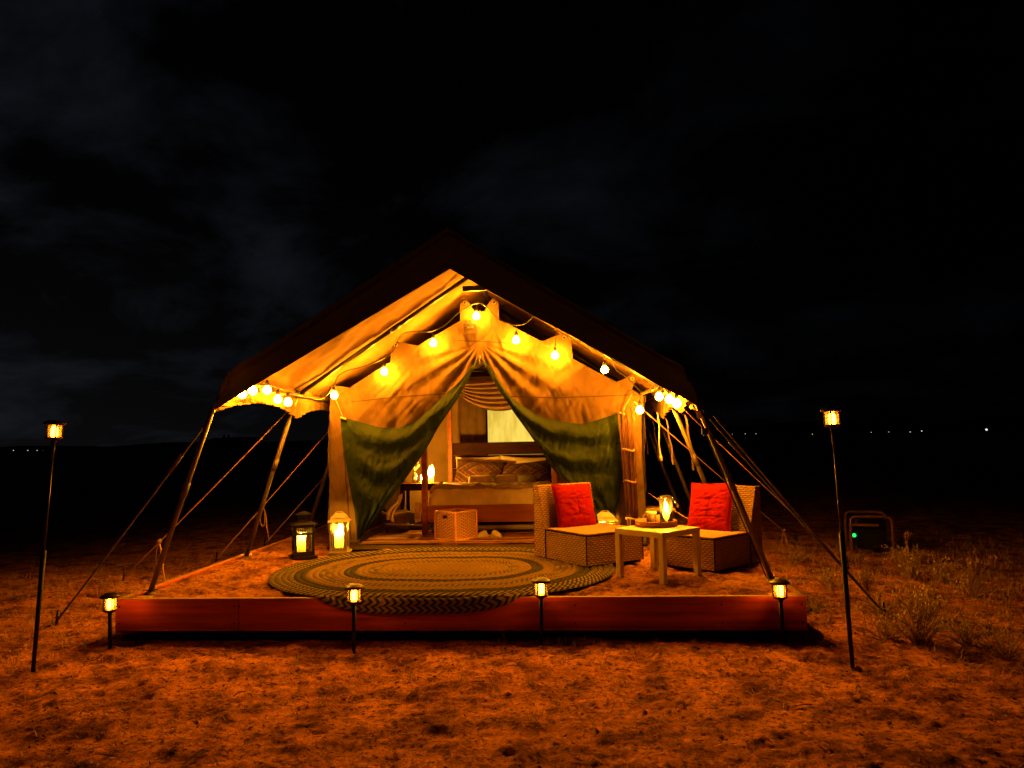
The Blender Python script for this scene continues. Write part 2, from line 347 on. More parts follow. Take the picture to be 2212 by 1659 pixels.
def gz(x, y): return gz_fast(x, y)
def gz_exact(x, y): return float(ground_z(np.array([x]), np.array([y]))[0])

# far hills and the low lights of farms on the horizon
mb = MB(); xs = np.linspace(-1800, 1800, 160); hh = 5 + 9 * (fbm(xs / 260, xs * 0, 4, 4) + 0.5) + np.where(xs > 60, 14 * np.clip((xs - 60) / 400, 0, 1), 0)
P = np.array([[(x, 1500 + 40 * math.sin(x / 300), -2.0), (x, 1540 + 40 * math.sin(x / 300), h), (x, 1680, h * 0.7), (x, 1800, -2)] for x, h in zip(xs, hh)])
mb.grid(P); tag(mb.build('hills', 'hill', smooth=True), kind='structure')

# ------------------------------------------------------------------ platform and sand
pl = thing('timber_platform', 'low red stained timber frame filled with sand under the tent porch', 'platform', (-0.85, PY0, 0))
BZ0 = 0.066
def board(a, b, z0, z1, t, m='redwood', nm='board', sub=None):
    a, b = np.array(a), np.array(b); d = (b - a) / np.linalg.norm(b - a); n = np.array([-d[1], d[0]]) * t
    q = MB(); p = [(*a, z0), (*b, z0), (*(b + n), z0), (*(a + n), z0), (*a, z1), (*b, z1), (*(b + n), z1), (*(a + n), z1)]
    q.hexa(p); return q.build(nm, m, pl, world=True, bevel=0.004)
for xs_ in (PX0 + 0.03, -2.45, -2.43 + 0.02, -1.2, 0.0, 1.0, PX1 - 0.03):
    for zz_ in (0.12, 0.24): MB().lathe([(0.0005, 0.002), (0.006, 0.0015), (0.007, 0.0)], (xs_, PY0 - 0.001, zz_), 8, (0, -1, 0)).build('screw', 'dark_metal', pl, world=True)
jx = at(515, 1320, Y=PY0)[0]
for xa, xb in ((PX0, jx - 0.002), (jx + 0.002, PX1)):
    board((xa, PY0), (xb, PY0), BZ0, PT, 0.038)
board((PX0, PY1), (PX0, PY0 + 0.04), BZ0, PT - 0.001, 0.038); board((PX1, PY0 + 0.04), (PX1, PY1), BZ0, PT - 0.001, 0.038)
board((PX1, PY1), (PX0, PY1), BZ0, PT - 0.002, 0.038)
for yy in (5.6, 6.4, 7.2, 8.0, 9.0, 10.0, 11.0):
    q = MB(); q.box((-0.89, yy, 0.10), (4.75, 0.04, 0.13)); q.build('joist', 'dark_wood', pl, world=True)
for k, xx in enumerate((-2.9, -1.6, -0.4, 0.8, 1.3)):
    q = MB(); q.box((xx, 5.62, 0.02), (0.2, 0.2, 0.14)); q.build('foot_block', 'dark_soil', pl, world=True)
q = MB(); q.box((-0.89, 8.75, 0.20), (4.78, 6.85, 0.02)); q.build('deck', 'dark_wood', pl, world=True)
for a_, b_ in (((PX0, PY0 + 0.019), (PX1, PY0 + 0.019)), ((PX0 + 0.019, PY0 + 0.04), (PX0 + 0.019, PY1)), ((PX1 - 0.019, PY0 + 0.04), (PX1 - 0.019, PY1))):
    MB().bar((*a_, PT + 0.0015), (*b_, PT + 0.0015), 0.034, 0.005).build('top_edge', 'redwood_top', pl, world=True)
# corner cleats on the rim
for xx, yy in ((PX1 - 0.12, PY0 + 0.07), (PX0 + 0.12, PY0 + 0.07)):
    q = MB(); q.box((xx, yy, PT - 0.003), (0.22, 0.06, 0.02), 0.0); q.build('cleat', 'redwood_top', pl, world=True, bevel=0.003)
sx, sy = np.arange(PX0 + 0.04, PX1 - 0.035, 0.02), np.r_[np.arange(PY0 + 0.04, 8.0, 0.02), np.arange(8.0, PY1, 0.2)]
SX, SY = np.meshgrid(sx, sy, indexing='ij')
edge = np.minimum(np.minimum(SX - PX0, PX1 - SX), SY - PY0)
SZ = PT - 0.012 + (0.040 * fbm(SX / 0.16, SY / 0.12, 51, 4, 0.6) + 0.012 * fbm(SX / 0.6, SY / 0.6, 55, 2) - np.clip(np.abs(vnoise(SX / 0.2 + 3, SY / 0.15, 57)) - 0.27, 0, 1) * 0.06) * np.clip(edge / 0.15, 0.2, 1) * (SY < 7.9)
tag(fast_grid('sand_bed', np.stack([SX, SY, SZ], -1), 'bed_sand'), kind='structure')

# ------------------------------------------------------------------ tent
YT, YB = 7.72, 11.3
tent = thing('safari_tent', 'tan canvas ridge tent with olive lined door flaps tied open', 'tent', (-0.9, YT, PT))
XL, XR, XM, ZE, ZR = -2.555, 0.745, -0.92, 1.86, 2.76
def canvas_y(px, py):
    """fold depth of the front wall (metres towards the camera is negative)"""
    px, py = np.asarray(px, float), np.asarray(py, float)
    dx, dy = px - 1037.0, py - 740.0
    th = np.arctan2(dy, dx); r = np.hypot(dx, dy)
    fan = 0.016 * np.sin(th * 21 + 1.5 * fbm(px / 90, py / 90, 71, 2)) * np.clip(r / 60, 0, 1) * np.clip(1.25 - r / 300, 0, 1) * np.clip((py - 730) / 60, 0, 1)
    def ridged(a, b, sd, o=3): return 0.5 - np.abs(fbm(a, b, sd, o, 0.55))
    swirl = 14 * fbm(px / 110, py / 110, 79, 2)
    crease = 0.040 * ridged((px + py * 0.85 + swirl * 2) / 44, (py - px * 0.6) / 150, 73) + 0.022 * ridged((px - py * 0.25 + swirl) / 19, (py + px * 0.2) / 52, 75) + 0.010 * fbm(px / 60, py / 80, 76, 2)
    hang = 0.020 * np.sin(px / 9.5 + 3 * vnoise(px / 60, py / 60, 77)) * np.clip((py - 850) / 60, 0, 1) * np.clip((960 - py) / 60, 0, 1)
    belly = -0.05 * np.exp(-((px - 880) / 90) ** 2 - ((py - 870) / 60) ** 2) - 0.05 * np.exp(-((px - 1200) / 100) ** 2 - ((py - 860) / 60) ** 2)
    ridge_gather = 0.012 * np.sin(px / 5.0) * np.exp(-((py - 735) / 26) ** 2) * np.exp(-((px - 1035) / 60) ** 2)
    return fan + crease + hang + belly + ridge_gather
def wall_pt(px, py):
    px, py = np.asarray(px, float), np.asarray(py, float)
    base = np.stack([at(a, b, Y=YT) for a, b in zip(px.ravel(), py.ravel())]).reshape(px.shape + (3,))
    base[..., 1] += canvas_y(px, py); return base
TOPC = [(712, 862), (754, 837), (843, 782), (993, 692), (1029, 672), (1045, 671), (1078, 689), (1173, 739), (1237, 775), (1331, 825), (1376, 848), (1390, 856)]
LOWC = [(712, 906), (746, 902.6), (777, 913), (821, 924.7), (860, 927), (900, 913), (938, 879), (967, 850), (998, 824), (1027, 784), (1037, 773), (1042, 774), (1059, 797), (1079, 825), (1094, 848), (1109, 863), (1132, 881), (1161, 898), (1182, 907), (1208, 912), (1254, 918), (1285, 911), (1325, 898), (1345, 892), (1390, 885)]
xs = np.linspace(712, 1390, 270); tp, lw = lerp_curve(TOPC, xs), lerp_curve(LOWC, xs) + 3
t = np.linspace(0, 1, 70)[:, None]
GPX = np.repeat(xs[None], 70, 0); GPY = tp[None] * (1 - t) + lw[None] * t
MB().grid(wall_pt(GPX, GPY)).build('gable_panel', 'canvas', tent, smooth=True, world=True)
# wall strips beside the door
def strip(lc, rc, nm, n=44, ny=70, thick=0):
    ys = np.linspace(max(lc[0][1], rc[0][1]), min(lc[-1][1], rc[-1][1]), ny)
    l = np.interp(ys, [p[1] for p in lc], [p[0] for p in lc]); r = np.interp(ys, [p[1] for p in rc], [p[0] for p in rc])
    u = np.linspace(0, 1, n)[None]; px = l[:, None] * (1 - u) + r[:, None] * u; py = np.repeat(ys[:, None], n, 1)
    return MB().grid(wall_pt(px, py)).build(nm, 'canvas', tent, smooth=True, world=True)
strip([(713, 903), (713, 1000), (711, 1080), (709, 1172)], [(747, 903), (750, 960), (760, 1040), (770, 1110), (778, 1172)], 'wall_panel')
strip([(1337, 890), (1340, 1000), (1334, 1060), (1322, 1120), (1316, 1172)], [(1386, 890), (1387, 980), (1391, 1040), (1395, 1100), (1397, 1172)], 'wall_panel')
# bottom edge pieces on the sand
for a, b in (((709, 1168), (778, 1180)), ((1316, 1170), (1398, 1178))):
    pts = [at(x, y, Y=YT) + np.array([0, -0.015, 0.0]) for x, y in (a, b)]
    for p in pts: p[2] = PT + 0.012
    q = MB(); q.tube([pts[0], (pts[0] + pts[1]) / 2 + np.array([0, -0.02, 0]), pts[1]], 0.018, 8); q.build('hem_roll', 'canvas_seam', tent, smooth=True, world=True)
# seams
def seam(pts, w=0.011, nm='seam', m='canvas_seam'):
    pts = resample(pts, 60); P = wall_pt(pts[:, 0], pts[:, 1]); P[:, 1] -= 0.004
    q = MB(); A = np.stack([P + np.array([0, 0, w / 2]), P - np.array([0, 0, w / 2])], 1)
    return q.grid(A).build(nm, m, tent, world=True, smooth=True)
seam([(760, 868), (860, 858), (968, 850)]); seam([(1100, 856), (1200, 860), (1386, 852)]); seam([(988, 735), (1035, 737), (1095, 740)])
seam([(716, 905), (716, 1165)], 0.001) if False else None
for pp in ([(736, 905), (744, 1000), (752, 1100), (757, 1165)], [(1363, 880), (1366, 1000), (1368, 1165)]):
    pts = resample(pp, 50); P = wall_pt(pts[:, 0], pts[:, 1]); P[:, 1] -= 0.006
    MB().tube([tuple(p) for p in P], 0.007, 5).build('edge_cord', 'canvas_seam', tent, smooth=True, world=True)
# zip at the top of the door
zp = at(1037, 775, Y=YT); q = MB(); q.box((zp[0], zp[1] - 0.03, zp[2] + 0.015), (0.02, 0.02, 0.035)); q.box((zp[0], zp[1] - 0.03, zp[2] - 0.035), (0.012, 0.012, 0.05))
q.build('zip_pull', 'steel', tent, world=True, bevel=0.003)
# grommet tabs above the gable
def tab(pts, g, off=-0.02):
    P = [at(x, y, Y=YT + off) for x, y in pts]; n = len(P); q = MB()
    q.add([tuple(p) for p in P], [tuple(range(n))]); o = q.build('hanging_tab', 'canvas', tent, world=True, thick=0.008)
    c = at(g[0], g[1], Y=YT + off - 0.008); k = MB(); k.tube([(c[0] + 0.017 * math.cos(a), c[1], c[2] + 0.017 * math.sin(a)) for a in np.linspace(0, 2 * math.pi, 13)[:-1]], 0.005, 5, closed=True); k.build('grommet', 'steel', o, world=True)
tab([(994, 694), (994, 655), (999, 648), (1006, 647), (1012, 652), (1026, 674), (1020, 684)], (1004, 654))
tab([(1047, 672), (1058, 651), (1065, 644), (1072, 647), (1077, 655), (1078, 690), (1060, 684)], (1067, 653))
tab([(843, 784), (846, 752), (852, 741), (860, 738), (908, 748), (880, 766)], (855, 745))
tab([(1160, 734), (1172, 737), (1210, 722), (1226, 722), (1233, 735), (1238, 776)], (1219, 729))
tab([(716, 858), (714, 838), (720, 832), (756, 838), (740, 848)], (722, 838))
tab([(1331, 826), (1360, 812), (1370, 812), (1374, 822), (1363, 844), (1350, 838)], (1366, 818))
# olive flap linings, tied back
def coons(top, right, bottom, left, n=60, m=60):
    """each side a list of picture points: top l->r, right t->b, bottom l->r, left t->b"""
    T, R_, B_, L_ = resample(top, n), resample(right, m), resample(bottom, n), resample(left, m)
    u = np.linspace(0, 1, n)[None, :, None]; v = np.linspace(0, 1, m)[:, None, None]
    S = (1 - v) * T[None] + v * B_[None] + (1 - u) * L_[:, None] + u * R_[:, None]
    S -= (1 - u) * (1 - v) * T[0] + u * (1 - v) * T[-1] + (1 - u) * v * B_[0] + u * v * B_[-1]
    return S, u[..., 0] + 0 * v[..., 0], v[..., 0] + 0 * u[..., 0]
def flap(top, right, bottom, left, mirror):
    S, u, v = coons(top, right, bottom, left, 120, 110)
    base = np.stack([at(a, b, Y=YT) for a, b in S.reshape(-1, 2)]).reshape(S.shape[:2] + (3,))
    uu = 1 - u if mirror else u
    edge_ = np.clip(np.minimum(np.minimum(u, 1 - u), np.minimum(v, 1 - v)) * 7, 0, 1)
    swag = np.sin((v * 7.5 - 1.6 * uu * v + 0.7 * fbm(u * 3, v * 3, 81, 2)) * math.pi) * np.clip(1.15 - v, 0, 1) * np.sin(np.clip(uu, 0, 1) * math.pi) ** 0.6
    vert = np.sin((uu * 9 + 0.9 * fbm(u * 4, v * 2, 83, 2)) * math.pi) * np.clip(v - 0.15, 0, 1)
    wr = 0.8 * (0.5 - 1.6 * np.abs(fbm((S[..., 0] + S[..., 1] * 0.25) / 15, (S[..., 1] - S[..., 0] * 0.3) / 60, 85, 4, 0.55))) + 0.25 * fbm(S[..., 0] / 8, S[..., 1] / 9, 86, 3)
    d = -0.035 - 0.06 * edge_ * np.sin(uu * math.pi) - edge_ * (0.042 * swag + 0.022 * vert + 0.028 * wr)
    base[..., 1] += d + canvas_y(S[..., 0], S[..., 1]) * (1 - edge_) * 0.8
    return MB().grid(base).build('door_flap', 'olive', tent, smooth=True, world=True)
flap([(737, 906), (746, 902), (777, 911), (821, 923), (860, 925), (900, 911), (938, 877), (967, 848), (998, 822), (1027, 781), (1036, 773)],
     [(1036, 773), (1021, 804), (985, 869), (952, 918), (918, 976), (874, 1038), (821, 1108), (779, 1162)], [(773, 1166), (779, 1162)],
     [(737, 906), (737, 918), (746, 986), (754, 1038), (767, 1103), (773, 1166)], False)
flap([(1039, 773), (1059, 795), (1079, 823), (1094, 846), (1109, 861), (1132, 879), (1161, 896), (1182, 905), (1208, 910), (1254, 916), (1285, 909), (1325, 896), (1342, 891)],
     [(1342, 891), (1348, 940), (1349, 979), (1346, 1020), (1335, 1089), (1326, 1122)], [(1285, 1126), (1326, 1122)],
     [(1039, 773), (1044, 783), (1061, 816), (1082, 850), (1098, 871), (1111, 892), (1140, 932), (1157, 957), (1170, 972), (1182, 997), (1206, 1026), (1256, 1062), (1285, 1126)], True)
# toggles that hold the flaps back
for a, b in (((722, 858), (741, 903)), ((1366, 850), (1344, 893))):
    pa, pb = at(*a, Y=YT - 0.06), at(*b, Y=YT - 0.06)
    q = MB(); q.tube(sagline(pa, pb, -0.01, 6), 0.006, 5); q.build('tie_cord', 'rope_dark', tent, smooth=True, world=True)
    q = MB(); q.tube([pb + np.array([-0.03, 0, 0.01]), pb + np.array([0.03, 0, -0.01])], 0.01, 7); q.build('toggle', 'tray_wood', tent, smooth=True, world=True)
# side walls, roof, back wall
def cloth(f, nu, nv, nm, m, amp=0.02, sc=0.35, seed=1, nrm=(1, 0, 0), ripple=0):
    u, v = np.meshgrid(np.linspace(0, 1, nu), np.linspace(0, 1, nv), indexing='ij'); P = f(u, v)
    k = amp * (fbm(u * nu * 0.05 / sc, v * nv * 0.05 / sc, seed, 4, 0.6)) + ripple * np.sin(u * 40)
    P = P + k[..., None] * np.array(nrm); return MB().grid(P).build(nm, m, tent, smooth=True, world=True)
def st(*a): return np.stack(a, -1)
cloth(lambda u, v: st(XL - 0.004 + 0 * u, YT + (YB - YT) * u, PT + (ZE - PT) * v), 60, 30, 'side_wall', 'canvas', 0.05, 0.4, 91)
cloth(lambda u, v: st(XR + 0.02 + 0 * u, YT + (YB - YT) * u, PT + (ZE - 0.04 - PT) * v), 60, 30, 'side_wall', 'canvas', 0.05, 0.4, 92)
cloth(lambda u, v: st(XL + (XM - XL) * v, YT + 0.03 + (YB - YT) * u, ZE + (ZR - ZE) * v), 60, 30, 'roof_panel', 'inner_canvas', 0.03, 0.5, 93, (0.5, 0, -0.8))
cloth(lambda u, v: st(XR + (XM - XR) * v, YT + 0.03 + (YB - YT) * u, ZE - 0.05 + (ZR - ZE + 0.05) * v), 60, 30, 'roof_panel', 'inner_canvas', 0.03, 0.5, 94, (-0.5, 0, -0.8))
WX0, WX1, WZ0, WZ1 = -1.276, -0.25, 1.12, 2.02
def roofz(x): return np.where(x < XM, ZE + (ZR - ZE) * (x - XL) / (XM - XL), ZE + (ZR - ZE) * (XR - x) / (XR - XM)) - 0.02
def backp(x0, x1, z0, z1, seed):
    top = (lambda x: np.minimum(roofz(x), z1))
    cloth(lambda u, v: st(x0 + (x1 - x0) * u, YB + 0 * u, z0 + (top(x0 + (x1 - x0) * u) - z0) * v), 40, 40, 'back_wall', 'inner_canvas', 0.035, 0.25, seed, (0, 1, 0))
backp(XL, WX0, PT, 9, 95); backp(WX1, XR, PT, 9, 96); backp(WX0, WX1, PT, WZ0, 97); backp(WX0, WX1, WZ1, 9, 98)
for xb in (WX0, WX1): MB().bar((xb, YB - 0.02, WZ0), (xb, YB - 0.02, WZ1), 0.03, 0.02, (0, 1, 0)).build('window_binding', 'canvas_seam', tent, world=True)
# lit window blind at the back
m = bpy.data.materials.new('window_blind'); m.use_nodes = True; N, L = m.node_tree.nodes, m.node_tree.links
N.remove(N['Principled BSDF']); em = N.new('ShaderNodeEmission'); em.inputs[1].default_value = 1.05
t_ = N.new('ShaderNodeTexCoord'); nz = N.new('ShaderNodeTexNoise'); nz.inputs['Scale'].default_value = 3.4; nz.inputs['Detail'].default_value = 6; mpn = N.new('ShaderNodeMapping'); mpn.inputs['Scale'].default_value = (2.2, 1, 0.6)
L.new(t_.outputs['Object'], mpn.inputs[0]); L.new(mpn.outputs[0], nz.inputs['Vector']); rr = N.new('ShaderNodeValToRGB'); L.new(nz.outputs['Fac'], rr.inputs[0])
rr.color_ramp.elements[0].position = 0.32; rr.color_ramp.elements[0].color = (0.66, 0.42, 0.035, 1); rr.color_ramp.elements[1].position = 0.62; rr.color_ramp.elements[1].color = (1.0, 0.70, 0.105, 1)
L.new(rr.outputs[0], em.inputs[0]); L.new(em.outputs[0], N['Material Output'].inputs[0]); M['window_blind'] = m
cloth(lambda u, v: st(WX0 + (WX1 - WX0) * u, YB + 0.06 + 0 * u, WZ0 + (WZ1 - WZ0) * v), 40, 30, 'window_blind', 'window_blind', 0.02, 0.3, 99, (0, 1, 0))
# groundsheet with its front lip
gs = np.stack(np.meshgrid(np.linspace(XL + 0.05, XR - 0.05, 120), np.linspace(YT - 0.16, YB, 60), indexing='ij'), -1)
gzv = PT + 0.012 + 0.02 * np.exp(-((gs[..., 1] - YT + 0.05) / 0.07) ** 2) * (1 + 1.2 * fbm(gs[..., 0] / 0.2, gs[..., 1] / 0.1, 101, 3)) + 0.006 * fbm(gs[..., 0] / 0.2, gs[..., 1] / 0.2, 102, 3) * (gs[..., 1] < 9)
MB().grid(np.concatenate([gs, gzv[..., None]], -1)).build('groundsheet', 'canvas_seam', tent, smooth=True, world=True)
# maker's patch with its lettering
pc = [at(x, y, Y=YT - 0.045) for x, y in ((1001, 691), (1030, 690), (1031, 718), (1002, 719))]
q = MB(); q.add([tuple(p) for p in pc][::-1], [(0, 1, 2, 3)]); patch = q.build('maker_patch', 'patch', tent, world=True, thick=0.004)
pw = np.linalg.norm(pc[1] - pc[0])
def text(s, c, size, m, parent, bold=0.0):
    cu = bpy.data.curves.new('t', 'FONT'); cu.body = s; cu.align_x = 'CENTER'; cu.align_y = 'CENTER'; cu.size = size; cu.offset = bold; cu.extrude = 0.0006
    ob = bpy.data.objects.new('t', cu); COL.objects.link(ob); dg = bpy.context.evaluated_depsgraph_get(); me = bpy.data.meshes.new_from_object(ob.evaluated_get(dg)); bpy.data.objects.remove(ob)
    root = parent
    while root.parent: root = root.parent
    T = root.matrix_basis.inverted() @ Matrix.Translation(Vector(c)) @ Matrix.Rotation(math.pi / 2, 4, 'X'); me.transform(T)
    me.materials.clear(); me.materials.append(M[m]); o = bpy.data.objects.new('lettering', me); COL.objects.link(o); o.parent = parent; return o
pcx = sum(p[0] for p in pc) / 4; pz0, pz1 = pc[0][2], pc[3][2]; ph = pz0 - pz1; yf = YT - 0.05
text('BUSHTEC', (pcx, yf, pz0 - ph * 0.40), 0.034, 'print_dark', patch, 0.0012)
q = MB(); q.box((pcx, yf, pz0 - ph * 0.60), (pw * 0.92, 0.002, ph * 0.14)); q.build('print_band', 'print_red', patch, world=True)
text('SAFARI', (pcx, yf - 0.002, pz0 - ph * 0.60), 0.021, 'print_light', patch, 0.0006)
q = MB(); q.box((pcx, yf, pz0 - ph * 0.74), (pw * 0.92, 0.002, ph * 0.04)); q.build('print_rule', 'print_dark', patch, world=True)
q = MB()
ex, ez, es = pcx + pw * 0.05, pz0 - ph * 0.13, pw * 0.15
q.add([(ex + es * a, yf, ez + es * b) for a, b in ((-1, -.7), (-1, .2), (-.6, .6), (.4, .6), (.7, .3), (.9, -.1), (.9, -.5), (.7, -.5), (.65, -.1), (.4, -.1), (.4, -.7), (.1, -.7), (.1, -.2), (-.5, -.2), (-.5, -.7))], [tuple(range(15))])
q.build('emblem', 'print_red', patch, world=True)
q = MB(); q.add([(pcx - pw * 0.3 + a * 0.012, yf, ez - 0.012 + b * 0.02) for a, b in ((-.8, 0), (0, 1.6), (.8, 0))], [(0, 1, 2)]); q.build('emblem', 'print_dark', patch, world=True)
q = MB(); p0 = at(1049, 692, Y=YT - 0.05); q.tube([p0, p0 + np.array([0.06, 0, 0]), p0 + np.array([0.06, 0, -0.09]), p0 + np.array([0, 0, -0.09])], 0.003, 4, closed=True); q.build('stitched_square', 'canvas_seam', tent, world=True)

# ------------------------------------------------------------------ fly sheet
fly = thing('fly_sheet', 'dark canvas fly roof stretched over the tent on poles', 'fly sheet', (-0.9, 6.0, PT))
SIL = [(468, 876), (470, 858), (478, 832), (492, 806), (520, 783), (560, 762), (640, 709), (750, 636), (966, 492), (1117, 584), (1312, 697), (1423, 764), (1473, 789), (1495, 828), (1510, 858), (1524, 888)]
SILY = [5.55, 5.62, 5.75, 5.88, 5.96, 6.0, 6.0, 6.0, 6.0, 6.0, 6.0, 6.0, 6.0, 5.95, 5.85, 5.72]
HEM = [(461, 888), (475, 879), (490, 869), (510, 857), (552, 831), (600, 803), (680, 755), (780, 696), (972, 581), (1145, 678), (1312, 767), (1423, 833), (1470, 856), (1495, 870), (1510, 879), (1522, 890)]
def dense(pts, extra=None, n=10):
    out = []
    for i in range(len(pts) - 1):
        for k in range(n): out.append([pts[i][j] + (pts[i + 1][j] - pts[i][j]) * k / n for j in range(len(pts[0]))])
    out.append(list(pts[-1])); return np.array(out)
sil = dense([(a, b, c) for (a, b), c in zip(SIL, SILY)]); hem = dense(HEM)
S3 = np.stack([at(a, b, Y=c) for a, b, c in sil]); H3 = np.stack([at(a, b, Y=5.5 + 0.10 * i / (len(hem) - 1)) for i, (a, b) in enumerate(hem)])
n = len(S3); rows = 16; HP = np.zeros((n, rows, 3))
for j in range(rows):
    v = j / (rows - 1); HP[:, j] = S3 * (1 - v) + H3 * v
    s = np.linspace(0, 60, n); bulge = math.sin(math.pi * v)
    HP[:, j, 1] -= 0.05 * bulge + 0.030 * bulge * fbm(s / 9 + v * 1.5, s * 0 + v * 3.0, 111, 3)
    HP[:, j, 2] += 0.03 * bulge * fbm(s / 11 + v * 2, s * 0 + v * 2.5, 113, 3)
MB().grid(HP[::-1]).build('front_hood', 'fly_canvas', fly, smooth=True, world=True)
# roof: from the silhouette line back to the rear of the tent
FX0, FX1, FZ0, FZ1, FZR, FXM = -2.715, 0.955, 1.93, 1.87, 3.10, -0.93
def fly_back(x, k):
    l = np.clip((x - FX0) / (FXM - FX0), 0, 1); r = np.clip((FX1 - x) / (FX1 - FXM), 0, 1)
    return np.where(x < FXM, FZ0 + (FZR - FZ0) * l, FZ1 + (FZR - FZ1) * r)
ys = np.r_[np.linspace(0, 1.4, 60)[1:], np.linspace(1.4, 4.2, 20)[1:]]
RP = [S3]
for tt in ys:
    w = np.clip(tt, 0, 1); w = w * w * (3 - 2 * w)
    row = S3.copy(); xt = np.clip(S3[:, 0], FX0, FX1); row[:, 0] = S3[:, 0] * (1 - w) + xt * w; row[:, 1] = S3[:, 1] * (1 - w) + 6.0 * w + 1.5 * tt
    zb = fly_back(row[:, 0], 0); row[:, 2] = S3[:, 2] * (1 - w) + zb * w
    s = row[:, 0]; row[:, 2] += (0.05 * fbm(s / 0.5 + 5, row[:, 1] / 0.35, 121, 4, 0.55) + 0.020 * fbm((s + row[:, 1] * 0.7) / 0.09, (row[:, 1] - s) / 0.30, 127, 3, 0.6)) * np.clip(tt * 3, 0, 1) - 0.04 * np.clip(tt, 0, 1) * np.sin(np.clip((tt % 1.0), 0, 1) * math.pi) * np.clip(np.abs(s - FXM), 0, 1)
    RP.append(row)
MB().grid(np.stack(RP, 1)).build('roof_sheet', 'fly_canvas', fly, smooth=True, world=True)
# scalloped eave valances
def valance(xe, zt, tips, y0, seed, sgn, zlow, amp_):
    yy = np.linspace(y0, tips[-1], 150); zb = np.zeros_like(yy)
    for i, y_ in enumerate(yy):
        k = max(j for j in range(len(tips)) if tips[j] <= y_ + 1e-9) if y_ >= tips[0] else -1
        a = tips[k] if k >= 0 else y0 - 0.01; b = tips[min(k + 1, len(tips) - 1)]
        f = (y_ - a) / (b - a) if b > a else 0
        zb[i] = zlow + amp_ * math.sin(math.pi * np.clip(f, 0, 1)) ** 0.8
    v = np.linspace(0, 1, 12)[None]; P = np.zeros((150, 12, 3)); top = np.interp(yy, [y0, y0 + 0.5, 6.6, 12], [zt - 0.17, zt - 0.02, zt, zt])
    zb = np.minimum(zb, top - 0.02)
    P[..., 1] = yy[:, None]; P[..., 2] = top[:, None] * (1 - v) + zb[:, None] * v
    P[..., 0] = xe + sgn * 0.02 * v + 0.014 * np.sin(yy[:, None] * 46 + 2 * vnoise(yy * 3, yy * 0, seed)[:, None]) * v ** 2 + 0.05 * fbm(yy[:, None] / 0.3 + 0 * v, v * 1.5 + 0 * yy[:, None], seed, 3)
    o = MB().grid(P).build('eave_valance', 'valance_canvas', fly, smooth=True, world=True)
    q = MB(); q.tube([tuple(p) for p in P[:, -1]], 0.007, 5); q.build('binding', 'canvas', o, smooth=True, world=True)
TIPL = [5.53, 7.22, 8.9, 10.5]; TIPR = [5.70, 6.55, 7.84, 9.1, 10.4]
valance(FX0, FZ0, TIPL, 5.53, 131, -1, 1.648, 0.12); valance(FX1, FZ1, TIPR, 5.70, 132, 1, 1.578, 0.095)
# patches and hanging straps
for Y, ln in ((6.55, 0.50), (7.84, 0.50), (9.1, 0.50), (10.3, 0.45)):
    p = np.array([FX1 + 0.03, Y, 1.60]); A = [(p[0] + 0.07 * (k / 9) ** 0.6 + 0.006 * math.sin(k * 1.3), p[1] + 0.01 * math.sin(k * 0.6), p[2] - ln * k / 9) for k in range(10)]
    MB().grid(np.array([[(a[0] - 0.008, a[1] + 0.006 * math.sin(k), a[2]), (a[0] + 0.008, a[1], a[2])] for k, a in enumerate(A)])).build('hanging_strap', 'webbing', fly, world=True, thick=0.003)
# ------------------------------------------------------------------ poles
def pole(name, a, b, r, label, m='pole_metal', foot=True, cat='tent pole', grp=None, joint=0.55):
    a, b = Vector(a), Vector(b); t = thing(name, label, cat, a, 0, grp)
    MB().tube([a, b], r, 12).build('tube', m, t, smooth=True, world=True)
    c = a.lerp(b, joint); d = (b - a).normalized()
    MB().tube([c - d * 0.06, c + d * 0.06], r * 1.18, 12).build('joint_sleeve', m, t, smooth=True, world=True)
    if foot:
        q = MB(); q.lathe([(0.0, 0.018), (r * 1.6, 0.018), (r * 2.6, 0.004), (r * 2.6, 0.0), (0, 0)], (a.x, a.y, a.z - 0.012), 12); q.build('foot_plate', m, t, world=True)
        q = MB(); q.tube([a + Vector((-0.05, -0.02, 0.02)), a + Vector((0.05, 0.02, 0.02))], 0.006, 6); q.build('pin', 'steel', t, world=True)
    return t
pole('fly_pole', (-3.225, 5.51, PT), at(461, 888, Y=5.5) + np.array([0, 0, 0.03]), 0.020, 'leaning pole at the left front corner of the fly', grp='poles under the fly eaves', m='pole_metal')
pole('fly_pole', (-3.235, 7.21, PT), (-2.70, 7.2, 1.93), 0.022, 'second leaning pole on the left, bow of rope at its head', grp='poles under the fly eaves')
pole('fly_pole', (-3.235, 8.9, PT), (-2.70, 8.9, 1.90), 0.025, 'third leaning pole on the left, rising behind the black lantern', grp='poles under the fly eaves')
pole('fly_pole', at(1668, 1252, Z=PT), at(1506, 872, Y=5.78), 0.021, 'dark leaning pole crossing in front of the right chair', grp='poles under the fly eaves')
pole('fly_pole', (1.50, 7.2, PT), at(1436, 834, Y=7.2), 0.022, 'leaning pole running down behind the right chair back', grp='poles under the fly eaves')
pole('fly_pole', (1.50, 8.9, PT), at(1401, 850, Y=8.9), 0.022, 'leaning pole seen between the tent corner and right chair', grp='poles under the fly eaves')
pole('fly_pole', (1.50, 10.4, PT), (0.94, 10.4, 1.86), 0.025, 'farthest faint leaning pole right of the tent', grp='poles under the fly eaves')
